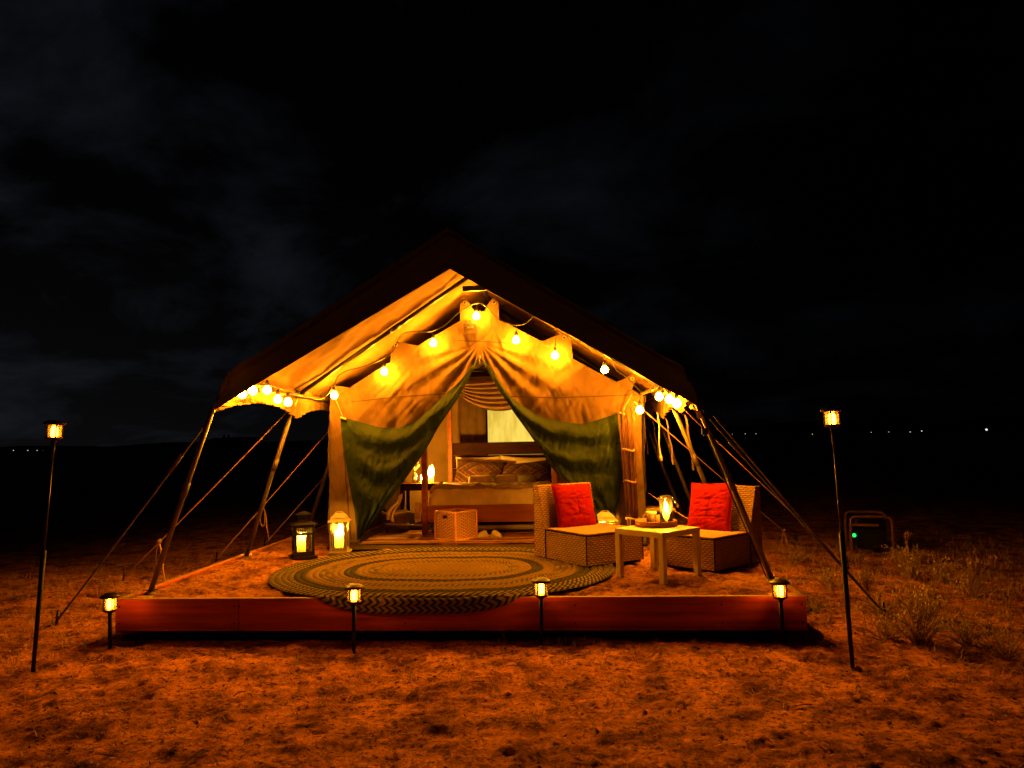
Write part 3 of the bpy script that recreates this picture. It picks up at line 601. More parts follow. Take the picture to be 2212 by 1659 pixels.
for Y in (6.0, 7.2, 8.9):
    zr = FZR - 0.05; tz = {6.0: 'nearest', 7.2: 'middle', 8.9: 'rear'}[Y]
    pole('rafter_pole', (FX0 + 0.02, Y + 0.03, FZ0 - 0.03), (FXM, Y + 0.03, zr), 0.022, tz + ' rafter pole under the left slope of the fly', 'dark_metal', False, 'rafter', 'rafters under the fly')
    pole('rafter_pole', (FX1 - 0.02, Y + 0.03, FZ1 - 0.03), (FXM, Y + 0.03, zr), 0.022, tz + ' rafter pole under the right slope of the fly', 'dark_metal', False, 'rafter', 'rafters under the fly')
pole('ridge_pole', (FXM, 6.05, FZR - 0.03), (FXM, 11.5, FZR - 0.05), 0.024, 'ridge pole running back under the peak of the fly', 'pole_metal', False, 'ridge pole')
q = thing('ridge_bracket', 'short cross bar bracket under the fly peak', 'bracket', (FXM, 7.2, 2.9))
MB().bar(at(999, 624, Y=7.2), at(1050, 622, Y=7.2), 0.03, 0.05).build('cross_bar', 'dark_metal', q, world=True, bevel=0.004)
pole('eave_pole', (FX0 + 0.03, 5.7, FZ0 - 0.06), (FX0 + 0.03, 11.0, FZ0 - 0.05), 0.018, 'eave rail along the left side of the fly', 'pole_metal', False, 'eave rail')
pole('eave_pole', (FX1 - 0.03, 5.85, FZ1 - 0.06), (FX1 - 0.03, 11.0, FZ1 - 0.05), 0.018, 'eave rail along the right side of the fly', 'pole_metal', False, 'eave rail')
pole('eaves_strut', at(655, 850, Y=7.25), at(707, 800, Y=7.6), 0.014, 'short slanting strut beside the left tent corner', 'pole_metal', False, 'strut')
pole('eaves_strut', at(1385, 852, Y=7.62), at(1432, 832, Y=7.25), 0.016, 'short slanting strut beside the right tent corner', 'pole_metal', False, 'strut')

# ------------------------------------------------------------------ guy ropes
def rope(name, pts, label, m='rope', r=0.0065, loop=None, peg=None, tens=None, sag=0.01, double=False, grp='guy ropes'):
    t = thing(name, label, 'guy rope', pts[-1], 0, grp)
    for k, off in enumerate(((0, 0, 0),) if not double else ((0, 0, 0), (0.03, 0.0, 0.025))):
        q = MB(); path = []
        for a, b in zip(pts[:-1], pts[1:]): path += sagline(np.array(a) + off, np.array(b) + (np.array(off) if b is not pts[-1] else 0), sag, 10)[:-1]
        path.append(Vector(pts[-1])); q.tube(path, r, 6); q.build('line', m, t, smooth=True, world=True)
    if loop is not None:
        l = Vector(loop); q = MB(); q.tube(smooth_path([l, l + Vector((-0.025, 0, -0.10)), l + Vector((-0.03, 0, -0.2)), l + Vector((0.0, 0, -0.25)), l + Vector((0.02, 0, -0.2)), l + Vector((0.02, 0, -0.08)), l, l + Vector((0.035, 0, -0.12)), l + Vector((0.06, -0.02, -0.28)), l + Vector((0.09, -0.02, -0.42))], 5), r * 0.9, 5); q.build('loose_end', m, t, smooth=True, world=True)
        q = MB(); q.tube([l + Vector((-0.025, 0, 0)), l + Vector((0.02, 0, 0.015))], [0.016, 0.02], 7); q.build('knot', m, t, smooth=True, world=True)
    if peg is not None:
        p = Vector(peg); q = MB(); q.tube([p + Vector((0, 0, -0.08)), p + Vector((0.02 * (1 if p.x < 0 else -1), 0, 0.10))], 0.010, 7); q.build('peg', 'dark_metal', t, smooth=True, world=True)
    if tens is not None:
        a, b = Vector(tens[0]), Vector(tens[1]); q = MB(); q.tube([a, b], 0.016, 8); q.build('tensioner', 'pole_metal', t, smooth=True, world=True)
    return t
rA = at(265, 1250, Z=0.02); hA = np.array([-2.72, 7.17, 1.80])
rope('guy_rope', [hA, rA], 'pale orange rope from the second left pole to the ground, loose loop hanging', peg=rA, loop=hA + (rA - hA) * 0.78)
rB = at(465, 1210, Z=0.02); hB = np.array([-2.72, 8.87, 1.80]); rope('guy_rope', [hB, rB], 'rope from the third left pole, looped bow hanging midway', peg=rB, loop=hB + (rB - hB) * 0.64)
rC = at(570, 1178, Z=0.02); hC = np.array([-2.72, 10.4, 1.80]); rope('guy_rope', [hC, rC], 'faint rope farthest back on the left of the tent', peg=rC)
rL = at(120, 1345, Z=0.02); hL = at(463, 890, Y=5.5); d = rL - hL
rope('guy_rope', [hL, rL], 'dark rope slanting from the left fly corner to a peg', 'rope_dark', 0.008, peg=rL, tens=(hL + d * 0.20, hL + d * 0.28))
hR1 = np.array([0.96, 7.17, 1.78]); rR1 = at(1834, 1222, Z=0.02); rope('guy_rope', [hR1, rR1], 'bright orange rope running right from the lit eave to the tall stake', peg=rR1, loop=hR1 + (rR1 - hR1) * 0.93)
hR2 = at(1370, 868, Y=7.7); rR2 = at(1722, 1172, Z=0.02); rope('guy_rope', [hR2, rR2], 'orange rope from the right tent corner passing behind the right chair', peg=rR2, loop=hR2 + (rR2 - hR2) * 0.90)
hRc = at(1533, 905, Y=5.72); rRc = at(1915, 1330, Z=0.02); d = rRc - hRc
rope('guy_rope', [hRc, rRc], 'doubled dark rope from the right fly corner to the shrub', 'rope_dark', 0.0075, peg=rRc, tens=(hRc + d * 0.115, hRc + d * 0.185), double=True)
hR3 = at(1400, 1064, Y=8.6); rope('guy_rope', [hR3, at(1488, 1122, Y=8.2)], 'short low rope between the tent corner and right chair')
ws = thing('tie_strap', 'thin dark strap with a pale tag beside the right front pole', 'strap', at(1662, 1248, Z=PT))
MB().tube(sagline(at(1497, 874, Y=5.75), at(1655, 1246, Z=PT + 0.01), 0.0, 8), 0.0055, 5).build('webbing_line', 'cord_black', ws, world=True)
pq = [at(x, y, Y=5.74) for x, y in ((1502, 890), (1512, 887), (1518, 901), (1508, 905))]
MB().add([tuple(p) for p in pq], [(0, 1, 2, 3)]).build('tag', 'white_lacquer', ws, world=True, thick=0.003)
MB().box(at(1522, 932, Y=5.75), (0.05, 0.02, 0.05), 0.3).build('buckle', 'dark_metal', ws, world=True, bevel=0.004)
hp = thing('dangling_rope', 'short orange cord end dangling right of the tent corner', 'cord', at(1417, 1005, Y=7.6))
MB().tube(smooth_path([at(1420, 892, Y=7.6), at(1424, 920, Y=7.6), at(1424, 960, Y=7.6), at(1427, 984, Y=7.6)], 6), 0.007, 6).build('cord', 'rope', hp, smooth=True, world=True)
MB().tube([at(1427, 984, Y=7.6), at(1429, 996, Y=7.6)], [0.014, 0.012], 7).build('knot', 'rope', hp, smooth=True, world=True)

# ------------------------------------------------------------------ string of bulbs
sl = thing('string_light', 'string of glowing round bulbs draped along the tent front', 'string lights', at(1030, 660, Y=7.5))
CORD = [(500, 862, 5.62), (523, 838, 5.78), (548, 828, 5.95), (568, 833, 6.12), (585, 832, 6.3), (612, 842, 6.6), (640, 850, 6.9), (672, 860, 7.15), (696, 862, 7.4), (713, 846, 7.42), (722, 832, 7.42), (738, 806, 7.5), (790, 790, 7.54), (826, 776, 7.55), (850, 757, 7.55), (868, 722, 7.55), (905, 716, 7.55), (930, 716, 7.55), (960, 703, 7.55), (995, 672, 7.55), (1031, 655, 7.52), (1052, 664, 7.53), (1078, 690, 7.55), (1114, 702, 7.55), (1140, 695, 7.5), (1165, 672, 7.4), (1187, 684, 7.42), (1203, 712, 7.5), (1240, 734, 7.5), (1290, 744, 7.4), (1309, 752, 7.36), (1322, 772, 7.36), (1332, 800, 7.4), (1358, 818, 7.48), (1385, 846, 7.45), (1405, 838, 7.4), (1425, 832, 7.15), (1440, 838, 6.9), (1452, 846, 6.6), (1470, 852, 6.3)]
MB().tube(smooth_path([at(a, b, Y=c) for a, b, c in CORD], 6), 0.0055, 6).build('cord', 'cord_black', sl, smooth=True, world=True)
BULBS = [(523, 851, 5.78, 838, 523, 1), (546, 844, 5.95, 829, 548, 1), (577, 843, 6.25, 832, 580, 1), (600, 863, 6.5, 840, 604, 1), (622, 869, 6.72, 846, 628, 1),
         (722, 854, 7.42, 832, 722, 0), (830, 803, 7.615, 776, 827, 0), (936, 741, 7.615, 716, 931, 0), (1029, 683, 7.615, 657, 1031, 0), (1115, 735, 7.615, 702, 1116, 0),
         (1199, 768, 7.615, 712, 1203, 0), (1306, 799, 7.36, 752, 1309, 1), (1424, 857, 7.12, 832, 1426, 2), (1446, 863, 6.75, 842, 1446, 2), (1462, 872, 6.35, 850, 1464, 2), (1382, 886, 7.45, 846, 1385, 0)]
for bx, by, Y, cy, cx, fr in BULBS:
    c = Vector(at(bx, by, Y=Y)); top = Vector(at(cx, cy, Y=Y)); R_ = 0.036
    s = thing if False else None
    q = MB(); neck = c + Vector((0, 0, R_ * 1.45)); q.tube([top, neck + Vector((0, 0, 0.03))], 0.004, 5); lead = q.build('lead', 'cord_black', sl, smooth=True, world=True)
    q = MB(); q.tube([neck + Vector((0, 0, 0.038)), neck + Vector((0, 0, 0.02)), neck - Vector((0, 0, 0.012))], [0.010, 0.018, 0.018], 10); q.build('socket', 'cord_black', lead, smooth=True, world=True)
    prof = [(0.001, -R_)] + [(R_ * math.sin(a), -R_ * math.cos(a)) for a in np.linspace(0.3, 2.55, 9)] + [(0.015, R_ * 1.3)]
    q = MB(); q.lathe(prof, c, 14); q.build('bulb', ('bulb_glow', 'bulb_glow_left', 'bulb_glow_right')[fr], sl, smooth=True, world=True)

# ------------------------------------------------------------------ candles and lanterns
def flame_mb(c, s=1.0):
    q = MB(); q.lathe([(0.0005, 0)] + [(s * r, s * z) for r, z in ((0.006, 0.004), (0.0095, 0.013), (0.0085, 0.024), (0.005, 0.036), (0.0015, 0.048), (0.0003, 0.053))], c, 10); return q
def candle(name, label, base, r, h, fs=1.3, grp=None, dp=None):
    t = thing(name, label, 'candle', base, 0, grp)
    rs_ = random.Random(int(h * 1e4)); lip = [1 - 0.05 * rs_.random() for _ in range(3)]; dp_ = h * 0.35 if dp is None else dp
    MB().lathe([(0.0005, 0.0), (r * 0.98, 0.0), (r, 0.004), (r, h * 0.5), (r, h - 0.004), (r * 0.97, h), (r * 0.93, h - 0.003)], (0, 0, 0), 28).build('wax', 'wax', t, smooth=True)
    MB().lathe([(r * 0.99, h * 0.10), (0.0005, h * 0.11)], (0, 0, 0), 24).build('wax_pool', 'wax', t)
    MB().tube([(0, 0, h * 0.11), (0.001, 0, h - dp_ + 0.02)], 0.0015, 5).build('wick', 'cord_black', t)
    flame_mb((0, 0, h - dp_ + 0.014), fs).build('flame', 'flame', t, smooth=True)
    return t
# black lantern
def lantern_black(loc, rz):
    t = thing('candle_lantern', 'tall black metal lantern with slotted chimney top on the sand', 'lantern', loc, rz)
    w, h = 0.19, 0.30; b = 'dark_metal'
    MB().box((0, 0, 0.012), (w + 0.05, w + 0.05, 0.024)).build('base', b, t, bevel=0.003)
    for x in (-1, 1):
        for y in (-1, 1): MB().box((x * (w / 2 - 0.012), y * (w / 2 - 0.012), 0.024 + h / 2), (0.024, 0.024, h)).build('corner_post', b, t, bevel=0.002)
    for k in range(4):
        Rm = Matrix.Rotation(k * math.pi / 2, 4, 'Z')
        MB().box((0, -w / 2 + 0.008, 0.045), (w - 0.048, 0.014, 0.04)).xf(Rm).build('bottom_rail', b, t)
        MB().box((0, -w / 2 + 0.008, 0.232), (w - 0.048, 0.014, 0.018)).xf(Rm).build('rail', b, t)
        MB().box((0, -w / 2 + 0.008, 0.308), (w - 0.048, 0.014, 0.03)).xf(Rm).build('top_rail', b, t)
        for j in range(7):
            MB().box((-0.06 + 0.02 * j, -w / 2 + 0.008, 0.267), (0.007, 0.012, 0.053)).xf(Rm).build('slat', b, t)
        MB().box((0, -w / 2 + 0.012, 0.145), (w - 0.05, 0.003, 0.158)).xf(Rm).build('pane', 'pane', t)
    q = MB(); a, c_ = w / 2 + 0.028, 0.05
    q.hexa([(-a, -a, 0.324), (a, -a, 0.324), (a, a, 0.324), (-a, a, 0.324), (-c_, -c_, 0.350), (c_, -c_, 0.350), (c_, c_, 0.350), (-c_, c_, 0.350)]); q.build('roof', b, t)
    ch = MB().box((0, 0, 0.355), (0.115, 0.115, 0.012)).build('chimney', b, t)
    for k in range(4):
        Rm = Matrix.Rotation(k * math.pi / 2, 4, 'Z')
        for j in range(6): MB().box((-0.05 + 0.02 * j, -0.05, 0.385), (0.009, 0.01, 0.05)).xf(Rm).build('slat', b, ch)
    q = MB(); q.box((0, 0, 0.416), (0.14, 0.14, 0.012)); q.build('cap', b, ch, bevel=0.002)
    q = MB(); q.tube([(0.05 * math.cos(x), 0, 0.424 + 0.012 * math.sin(x)) for x in np.linspace(0, math.pi, 9)], 0.004, 6); q.build('handle', b, t, smooth=True)
    return t
l1 = at(650, 1206, Z=PT); lantern_black((l1[0], l1[1] + 0.06, PT), math.radians(29))
candle('pillar_candle', 'cream pillar candle burning inside the black lantern', (l1[0] - 0.02, l1[1] + 0.06, PT + 0.026), 0.043, 0.20)
def lantern_white(loc, rz, label, h=0.28, w=0.17):
    t = thing('candle_lantern', label, 'lantern', loc, rz); b = 'white_metal'
    MB().box((0, 0, 0.012), (w + 0.045, w + 0.045, 0.024)).build('base', b, t, bevel=0.003)
    MB().box((0, 0, 0.03), (w + 0.01, w + 0.01, 0.014)).build('plinth', b, t, bevel=0.002)
    for x in (-1, 1):
        for y in (-1, 1): MB().box((x * (w / 2 - 0.007), y * (w / 2 - 0.007), 0.036 + h / 2), (0.014, 0.014, h)).build('corner_post', b, t, bevel=0.002)
    for k in range(4):
        Rm = Matrix.Rotation(k * math.pi / 2, 4, 'Z'); z0, z1 = 0.05, 0.036 + h - 0.012; y = -w / 2 + 0.006
        fr = MB(); fr.box((0, y, z0), (w - 0.03, 0.009, 0.012)); fr.box((0, y, z1), (w - 0.03, 0.009, 0.012)); fr.box((-w / 2 + 0.026, y, (z0 + z1) / 2), (0.010, 0.009, z1 - z0 - 0.014)); fr.box((w / 2 - 0.026, y, (z0 + z1) / 2), (0.010, 0.009, z1 - z0 - 0.014))
        f = fr.xf(Rm).build('door_frame', b, t)
        MB().box((0, y + 0.004, (z0 + z1) / 2), (w - 0.06, 0.003, z1 - z0 - 0.014)).xf(Rm).build('pane', 'pane', f)
    zt = 0.036 + h
    def fr_(a, z0, c_, z1, nm):
        q = MB(); q.hexa([(-a, -a, z0), (a, -a, z0), (a, a, z0), (-a, a, z0), (-c_, -c_, z1), (c_, -c_, z1), (c_, c_, z1), (-c_, c_, z1)]); return q.build(nm, b, t, bevel=0.002)
    fr_(w / 2 + 0.024, zt, w / 2 - 0.014, zt + 0.038, 'roof'); fr_(w / 2 - 0.004, zt + 0.038, 0.04, zt + 0.082, 'roof_cap')
    q = MB(); q.tube([(0.042 * math.cos(x), 0, zt + 0.08 + 0.018 * math.sin(x)) for x in np.linspace(0, math.pi, 9)], 0.004, 6); q.build('handle', b, t, smooth=True)
    return t
l2 = at(730, 1196, Z=PT); lantern_white((l2[0], l2[1] + 0.05, PT), math.radians(9), 'white glass lantern at the foot of the left door flap')
candle('pillar_candle', 'cream pillar candle burning in the white lantern by the rug', (l2[0], l2[1] + 0.05, PT + 0.038), 0.048, 0.19, 2.3)
l3 = at(1308, 1160, Z=PT); l3 = (l3[0], 7.45, PT); c3 = at(1308, 1145, Y=7.45)
lantern_white((c3[0], 7.45, PT), math.radians(8), 'white lantern half hidden behind the left wicker chair', 0.25, 0.18)
candle('pillar_candle', 'candle flaring inside the lantern behind the left chair', (c3[0] - 0.02, 7.45, PT + 0.038), 0.045, 0.15, 2.4, dp=0.02)

# ------------------------------------------------------------------ oval braided rug
rug = thing('braided_rug', 'oval braided rug in olive and tan drooping over the platform edge', 'rug', (-1.11, 6.36, PT))
RC, RB, RL_ = (-1.11, 6.365), 1.20, 0.25
def braid_mat(name, a, b, mix, freq):
    m = bpy.data.materials.new(name); m.use_nodes = True; N, L = m.node_tree.nodes, m.node_tree.links; bs = N['Principled BSDF']
    uv = N.new('ShaderNodeUVMap'); sp = N.new('ShaderNodeSeparateXYZ'); L.new(uv.outputs[0], sp.inputs[0])
    def mm(op, x, y=None):
        n_ = N.new('ShaderNodeMath'); n_.operation = op
        for i, v in enumerate((x, y)):
            if v is None: continue
            if isinstance(v, (int, float)): n_.inputs[i].default_value = v
            else: L.new(v, n_.inputs[i])
        return n_.outputs[0]
    av = mm('ABSOLUTE', mm('SUBTRACT', sp.outputs[1], 0.5)); ph = mm('ADD', mm('MULTIPLY', sp.outputs[0], freq), mm('MULTIPLY', av, 1.4))
    fr = mm('FRACT', ph); k = mm('GREATER_THAN', fr, mix)
    mx = N.new('ShaderNodeMix'); mx.data_type = 'RGBA'; L.new(k, mx.inputs['Factor']); mx.inputs['A'].default_value = (*a, 1); mx.inputs['B'].default_value = (*b, 1)
    nz = N.new('ShaderNodeTexNoise'); nz.inputs['Scale'].default_value = 40; t = N.new('ShaderNodeTexCoord'); L.new(t.outputs['Object'], nz.inputs['Vector'])
    m2 = N.new('ShaderNodeMix'); m2.data_type = 'RGBA'; m2.blend_type = 'MULTIPLY'; m2.inputs['Factor'].default_value = 0.5; L.new(mx.outputs['Result'], m2.inputs['A']); L.new(nz.outputs['Fac'], m2.inputs['B'])
    L.new(m2.outputs['Result'], bs.inputs['Base Color']); bs.inputs['Roughness'].default_value = 0.95; bs.inputs['Specular IOR Level'].default_value = 0.1; M[name] = m
OLV, TAN, CRM = (0.028, 0.026, 0.006), (0.165, 0.110, 0.034), (0.185, 0.140, 0.055)
braid_mat('braid_mixed', OLV, CRM, 0.5, 18.0); braid_mat('braid_olive', OLV, (0.042, 0.038, 0.010), 0.5, 18.0); braid_mat('braid_tan', (0.15, 0.095, 0.03), TAN, 0.4, 22.0); braid_mat('braid_half', (0.075, 0.06, 0.018), TAN, 0.5, 22.0)
kinds = ['braid_mixed'] * 4 + ['braid_olive'] * 2 + ['braid_tan'] * 2 + ['braid_half'] * 2 + ['braid_tan'] * 2 + ['braid_olive'] * 2 + ['braid_tan'] * 2 + ['braid_half'] * 2 + ['braid_tan'] * 6
def stadium(r, step):
    Lh = RL_; per = 2 * math.pi * r + 4 * Lh; n_ = max(24, int(per / step)); s_ = np.linspace(0, per, n_ + 1)
    P_, Nn = [], []
    for s in s_:
        s = s % per if s < per else per
        if s <= 2 * Lh: P_.append((-Lh + s, -r)); Nn.append((0, -1))
        elif s <= 2 * Lh + math.pi * r: a = -math.pi / 2 + (s - 2 * Lh) / r; P_.append((Lh + r * math.cos(a), r * math.sin(a))); Nn.append((math.cos(a), math.sin(a)))
        elif s <= 4 * Lh + math.pi * r: P_.append((Lh - (s - 2 * Lh - math.pi * r), r)); Nn.append((0, 1))
        else: a = math.pi / 2 + (s - 4 * Lh - math.pi * r) / r; P_.append((-Lh + r * math.cos(a), r * math.sin(a))); Nn.append((math.cos(a), math.sin(a)))
    return np.array(P_), np.array(Nn), s_
YEDGE = PY0 - 0.012
for i, kd in enumerate(kinds):
    r = RB - 0.025 - 0.05 * i
    if r < 0.02: r = 0.02
    Pp, Nn, ss = stadium(r, 0.0125)
    nv = 7; vv = np.linspace(0, 1, nv); X = np.zeros((len(ss), nv, 3)); UV = np.zeros((len(ss), nv, 2))
    for j, v in enumerate(vv):
        off = (v - 0.5) * 0.052; prof = math.sin(math.pi * v) ** 0.55
        bead = 0.0035 * np.sin(2 * math.pi * ((ss + 0.0191 * ((i * 37) % 11)) * 18 + abs(v - 0.5) * 1.4)) * prof
        X[:, j, 0] = RC[0] + Pp[:, 0] + Nn[:, 0] * off; X[:, j, 1] = RC[1] + Pp[:, 1] + Nn[:, 1] * off
        X[:, j, 2] = PT + 0.004 + 0.013 * prof + bead; UV[:, j, 0] = ss + 0.0191 * ((i * 37) % 11); UV[:, j, 1] = v
    wob = 0.010 * fbm(X[..., 0] / 0.25, X[..., 1] / 0.25, 141, 3)
    X[..., 2] += wob + 0.008
    ed = X[..., 0] * 0 + YEDGE; e = ed - X[..., 1]; over = e > -0.03
    rr = 0.03; ee = np.clip(e + rr, 0, None); ang = np.clip(ee / (rr * 1.0), 0, math.pi / 2)
    hgt = X[..., 2] - PT; base_y = ed + rr - rr * np.sin(ang) - np.where(ang >= math.pi / 2 - 1e-6, 0, 0); drop = rr * (1 - np.cos(ang)) + np.clip(ee - rr * math.pi / 2, 0, None)
    X[..., 1] = np.where(over, base_y - hgt * np.sin(ang) - 0.012 * np.clip(ee - 0.03, 0, 1) / 0.1, X[..., 1])
    X[..., 2] = np.where(over, PT + hgt * np.cos(ang) - drop, X[..., 2])
    MB().grid(X, UV).build('braid', kd, rug, smooth=True, world=True)

# ------------------------------------------------------------------ wicker chairs
def weave_mat():
    m = bpy.data.materials.new('wicker'); m.use_nodes = True; N, L = m.node_tree.nodes, m.node_tree.links; bs = N['Principled BSDF']
    uv = N.new('ShaderNodeUVMap'); sp = N.new('ShaderNodeSeparateXYZ'); L.new(uv.outputs[0], sp.inputs[0])
    r = N.new('ShaderNodeValToRGB'); L.new(sp.outputs[0], r.inputs[0]); e = r.color_ramp.elements; e[0].position = 0.12; e[0].color = (0.055, 0.023, 0.006, 1); e[1].position = 0.55; e[1].color = (0.31, 0.145, 0.038, 1)
    nz = N.new('ShaderNodeTexNoise'); nz.inputs['Scale'].default_value = 22; t = N.new('ShaderNodeTexCoord'); L.new(t.outputs['Object'], nz.inputs['Vector'])
    mx = N.new('ShaderNodeMix'); mx.data_type = 'RGBA'; mx.blend_type = 'MULTIPLY'; mx.inputs['Factor'].default_value = 0.5; L.new(r.outputs[0], mx.inputs['A']); L.new(nz.outputs['Fac'], mx.inputs['B'])
    g = N.new('ShaderNodeGamma'); g.inputs[1].default_value = 0.85; L.new(mx.outputs['Result'], g.inputs[0])
    L.new(g.outputs[0], bs.inputs['Base Color']); bs.inputs['Roughness'].default_value = 0.55; bs.inputs['Specular IOR Level'].default_value = 0.35; M['wicker'] = m
weave_mat()
def weave_panel(o, ud, vd, cell=0.017, amp=0.005, cu=0.023):
    """o: corner, ud/vd: edge vectors; u runs along the strands"""
    o, ud, vd = np.array(o, float), np.array(ud, float), np.array(vd, float); lu, lv = np.linalg.norm(ud), np.linalg.norm(vd)
    nrm = np.cross(ud, vd); nrm /= np.linalg.norm(nrm)
    nu, nv = max(2, round(lu / cu)), max(2, round(lv / cell)); du, dv = lu / nu, lv / nv
    U = np.linspace(0, lu, nu * 3 + 1); V = np.linspace(0, lv, nv * 4 + 1); UU, VV = np.meshgrid(U, V, indexing='ij')
    row = np.floor(VV / dv - 1e-6); fv = VV / dv - np.floor(VV / dv)
    hu = 0.5 + 0.5 * np.cos(math.pi * UU / du + math.pi * (row % 2)); hv = np.abs(np.sin(math.pi * fv)) ** 0.6
    h = hv * (0.3 + 0.7 * hu)
    P = o + UU[..., None] / lu * ud + VV[..., None] / lv * vd + (amp * (h - 0.9))[..., None] * nrm
    return MB().grid(P, np.stack([h, h * 0], -1))
def wicker_chair(label, loc, rz, W_=0.62, D=0.80):
    t = thing('wicker_chair', label, 'chair', loc, rz); w = W_ / 2; sh, bh, g = 0.285, 0.665, 0.004; yb = D - 0.19
    b = []
    z0 = 0.02
    weave_panel((-w, 0, z0), (2 * w, 0, 0), (0, 0, sh - 0.02 - z0)).build('front_panel', 'wicker', t)
    weave_panel((-w, yb - 0.006, z0), (0, -(yb - 0.006), 0), (0, 0, sh - 0.02 - z0)).build('side_panel', 'wicker', t)
    weave_panel((w, 0, z0), (0, yb - 0.006, 0), (0, 0, sh - 0.02 - z0)).build('side_panel', 'wicker', t)
    MB().box((0, yb / 2, 0.15), (2 * w - 0.02, yb - 0.02, 0.24)).build('inner_frame', 'dark_wood', t)
    # seat deck
    s = MB(); s.box((0, (yb - 0.01) / 2, sh - 0.006), (2 * w + 0.004, yb - 0.006, 0.010)); seat = s.build('seat', 'wicker_edge', t, bevel=0.004)
    weave_panel((-w, -0.002, sh + 0.003), (2 * w, 0, 0), (0, yb, 0), 0.016).build('seat_weave', 'wicker', seat)
    for a, c_ in (((-w, -0.003), (w, -0.003)), ((-w - 0.003, 0), (-w - 0.003, yb)), ((w + 0.003, 0), (w + 0.003, yb))):
        q = MB(); n_ = 60; q.tube([(a[0] + (c_[0] - a[0]) * k / n_, a[1] + (c_[1] - a[1]) * k / n_, sh - 0.002 + 0.002 * (k % 2)) for k in range(n_ + 1)], 0.008, 6); q.build('piping', 'wicker_edge', seat, smooth=True)
    for x in (-w, w):
        q = MB(); q.tube([(x, 0, z0), (x, 0, sh - 0.012)], 0.006, 6); q.build('corner_binding', 'dark_wood', t)
        q = MB(); q.tube([(x, yb, z0), (x, yb, sh)], 0.006, 6); q.build('corner_binding', 'dark_wood', t)
    # backrest: upright behind, slanted in front
    back = MB().hexa([(-w + .01, yb + .01, z0), (w - .01, yb + .01, z0), (w - .01, D - .01, z0), (-w + .01, D - .01, z0), (-w + .01, D - 0.065, bh - .01), (w - .01, D - 0.065, bh - .01), (w - .01, D - .01, bh - .01), (-w + .01, D - .01, bh - .01)]).build('backrest', 'wicker_edge', t)
    weave_panel((-w, yb + 0.03, sh), (2 * w, 0, 0), (0, D - 0.075 - yb - 0.03, bh - sh)).build('back_front_panel', 'wicker', back)
    weave_panel((w, D, z0), (-2 * w, 0, 0), (0, 0, bh - z0)).build('back_rear_panel', 'wicker', back)
    weave_panel((-w, D - 0.075, bh), (2 * w, 0, 0), (0, 0.075, 0)).build('top_panel', 'wicker', back)
    for x, sg in ((-w, -1), (w, 1)):   # the wedge-shaped sides
        nu, nv = 10, 31; U, V = np.meshgrid(np.linspace(0, 1, nu * 3 + 1), np.linspace(0, 1, nv * 4 + 1), indexing='ij')
        zz = z0 + (bh - z0) * V; yf = np.where(zz < sh, yb + 0.004, yb + 0.004 + (D - 0.075 - yb - 0.004) * (zz - sh) / (bh - sh)); yy_ = yf + (D - yf) * U
        rowi = np.floor(V * nv - 1e-6); h = np.abs(np.sin(math.pi * (V * nv))) ** 0.6 * (0.3 + 0.7 * (0.5 + 0.5 * np.cos(math.pi * yy_ / 0.027 + math.pi * (rowi % 2))))
        P = np.stack([x + sg * 0.006 * (h - 0.9), yy_, zz], -1)
        if sg < 0: P = P[::-1]; h = h[::-1]
        MB().grid(P, np.stack([h, h * 0], -1)).build('back_side_panel', 'wicker', back)
    for x in (-w + 0.04, w - 0.04):
        for y in (0.04, D - 0.04): MB().box((x, y, 0.011), (0.05, 0.05, 0.022)).build('foot', 'black_plastic', t)
    return t
mat('wicker_edge', (0.20, 0.088, 0.024), 0.6, 0.25, 60, 0.4, 200)
phi1 = math.radians(36.1); B1 = np.array([0.107, 6.324]); o1 = B1 + 0.31 * np.array([math.cos(phi1), math.sin(phi1)])
wicker_chair('left wicker lounge chair standing on the edge of the rug', (o1[0], o1[1], PT - 0.004 + 0.012), phi1)
phi2 = math.radians(-45); B2 = np.array([1.133, 6.178]); o2 = B2 - 0.31 * np.array([math.cos(phi2), math.sin(phi2)])
wicker_chair('right wicker lounge chair behind the leaning pole', (o2[0], o2[1], PT - 0.012), phi2, 0.62, 0.72)

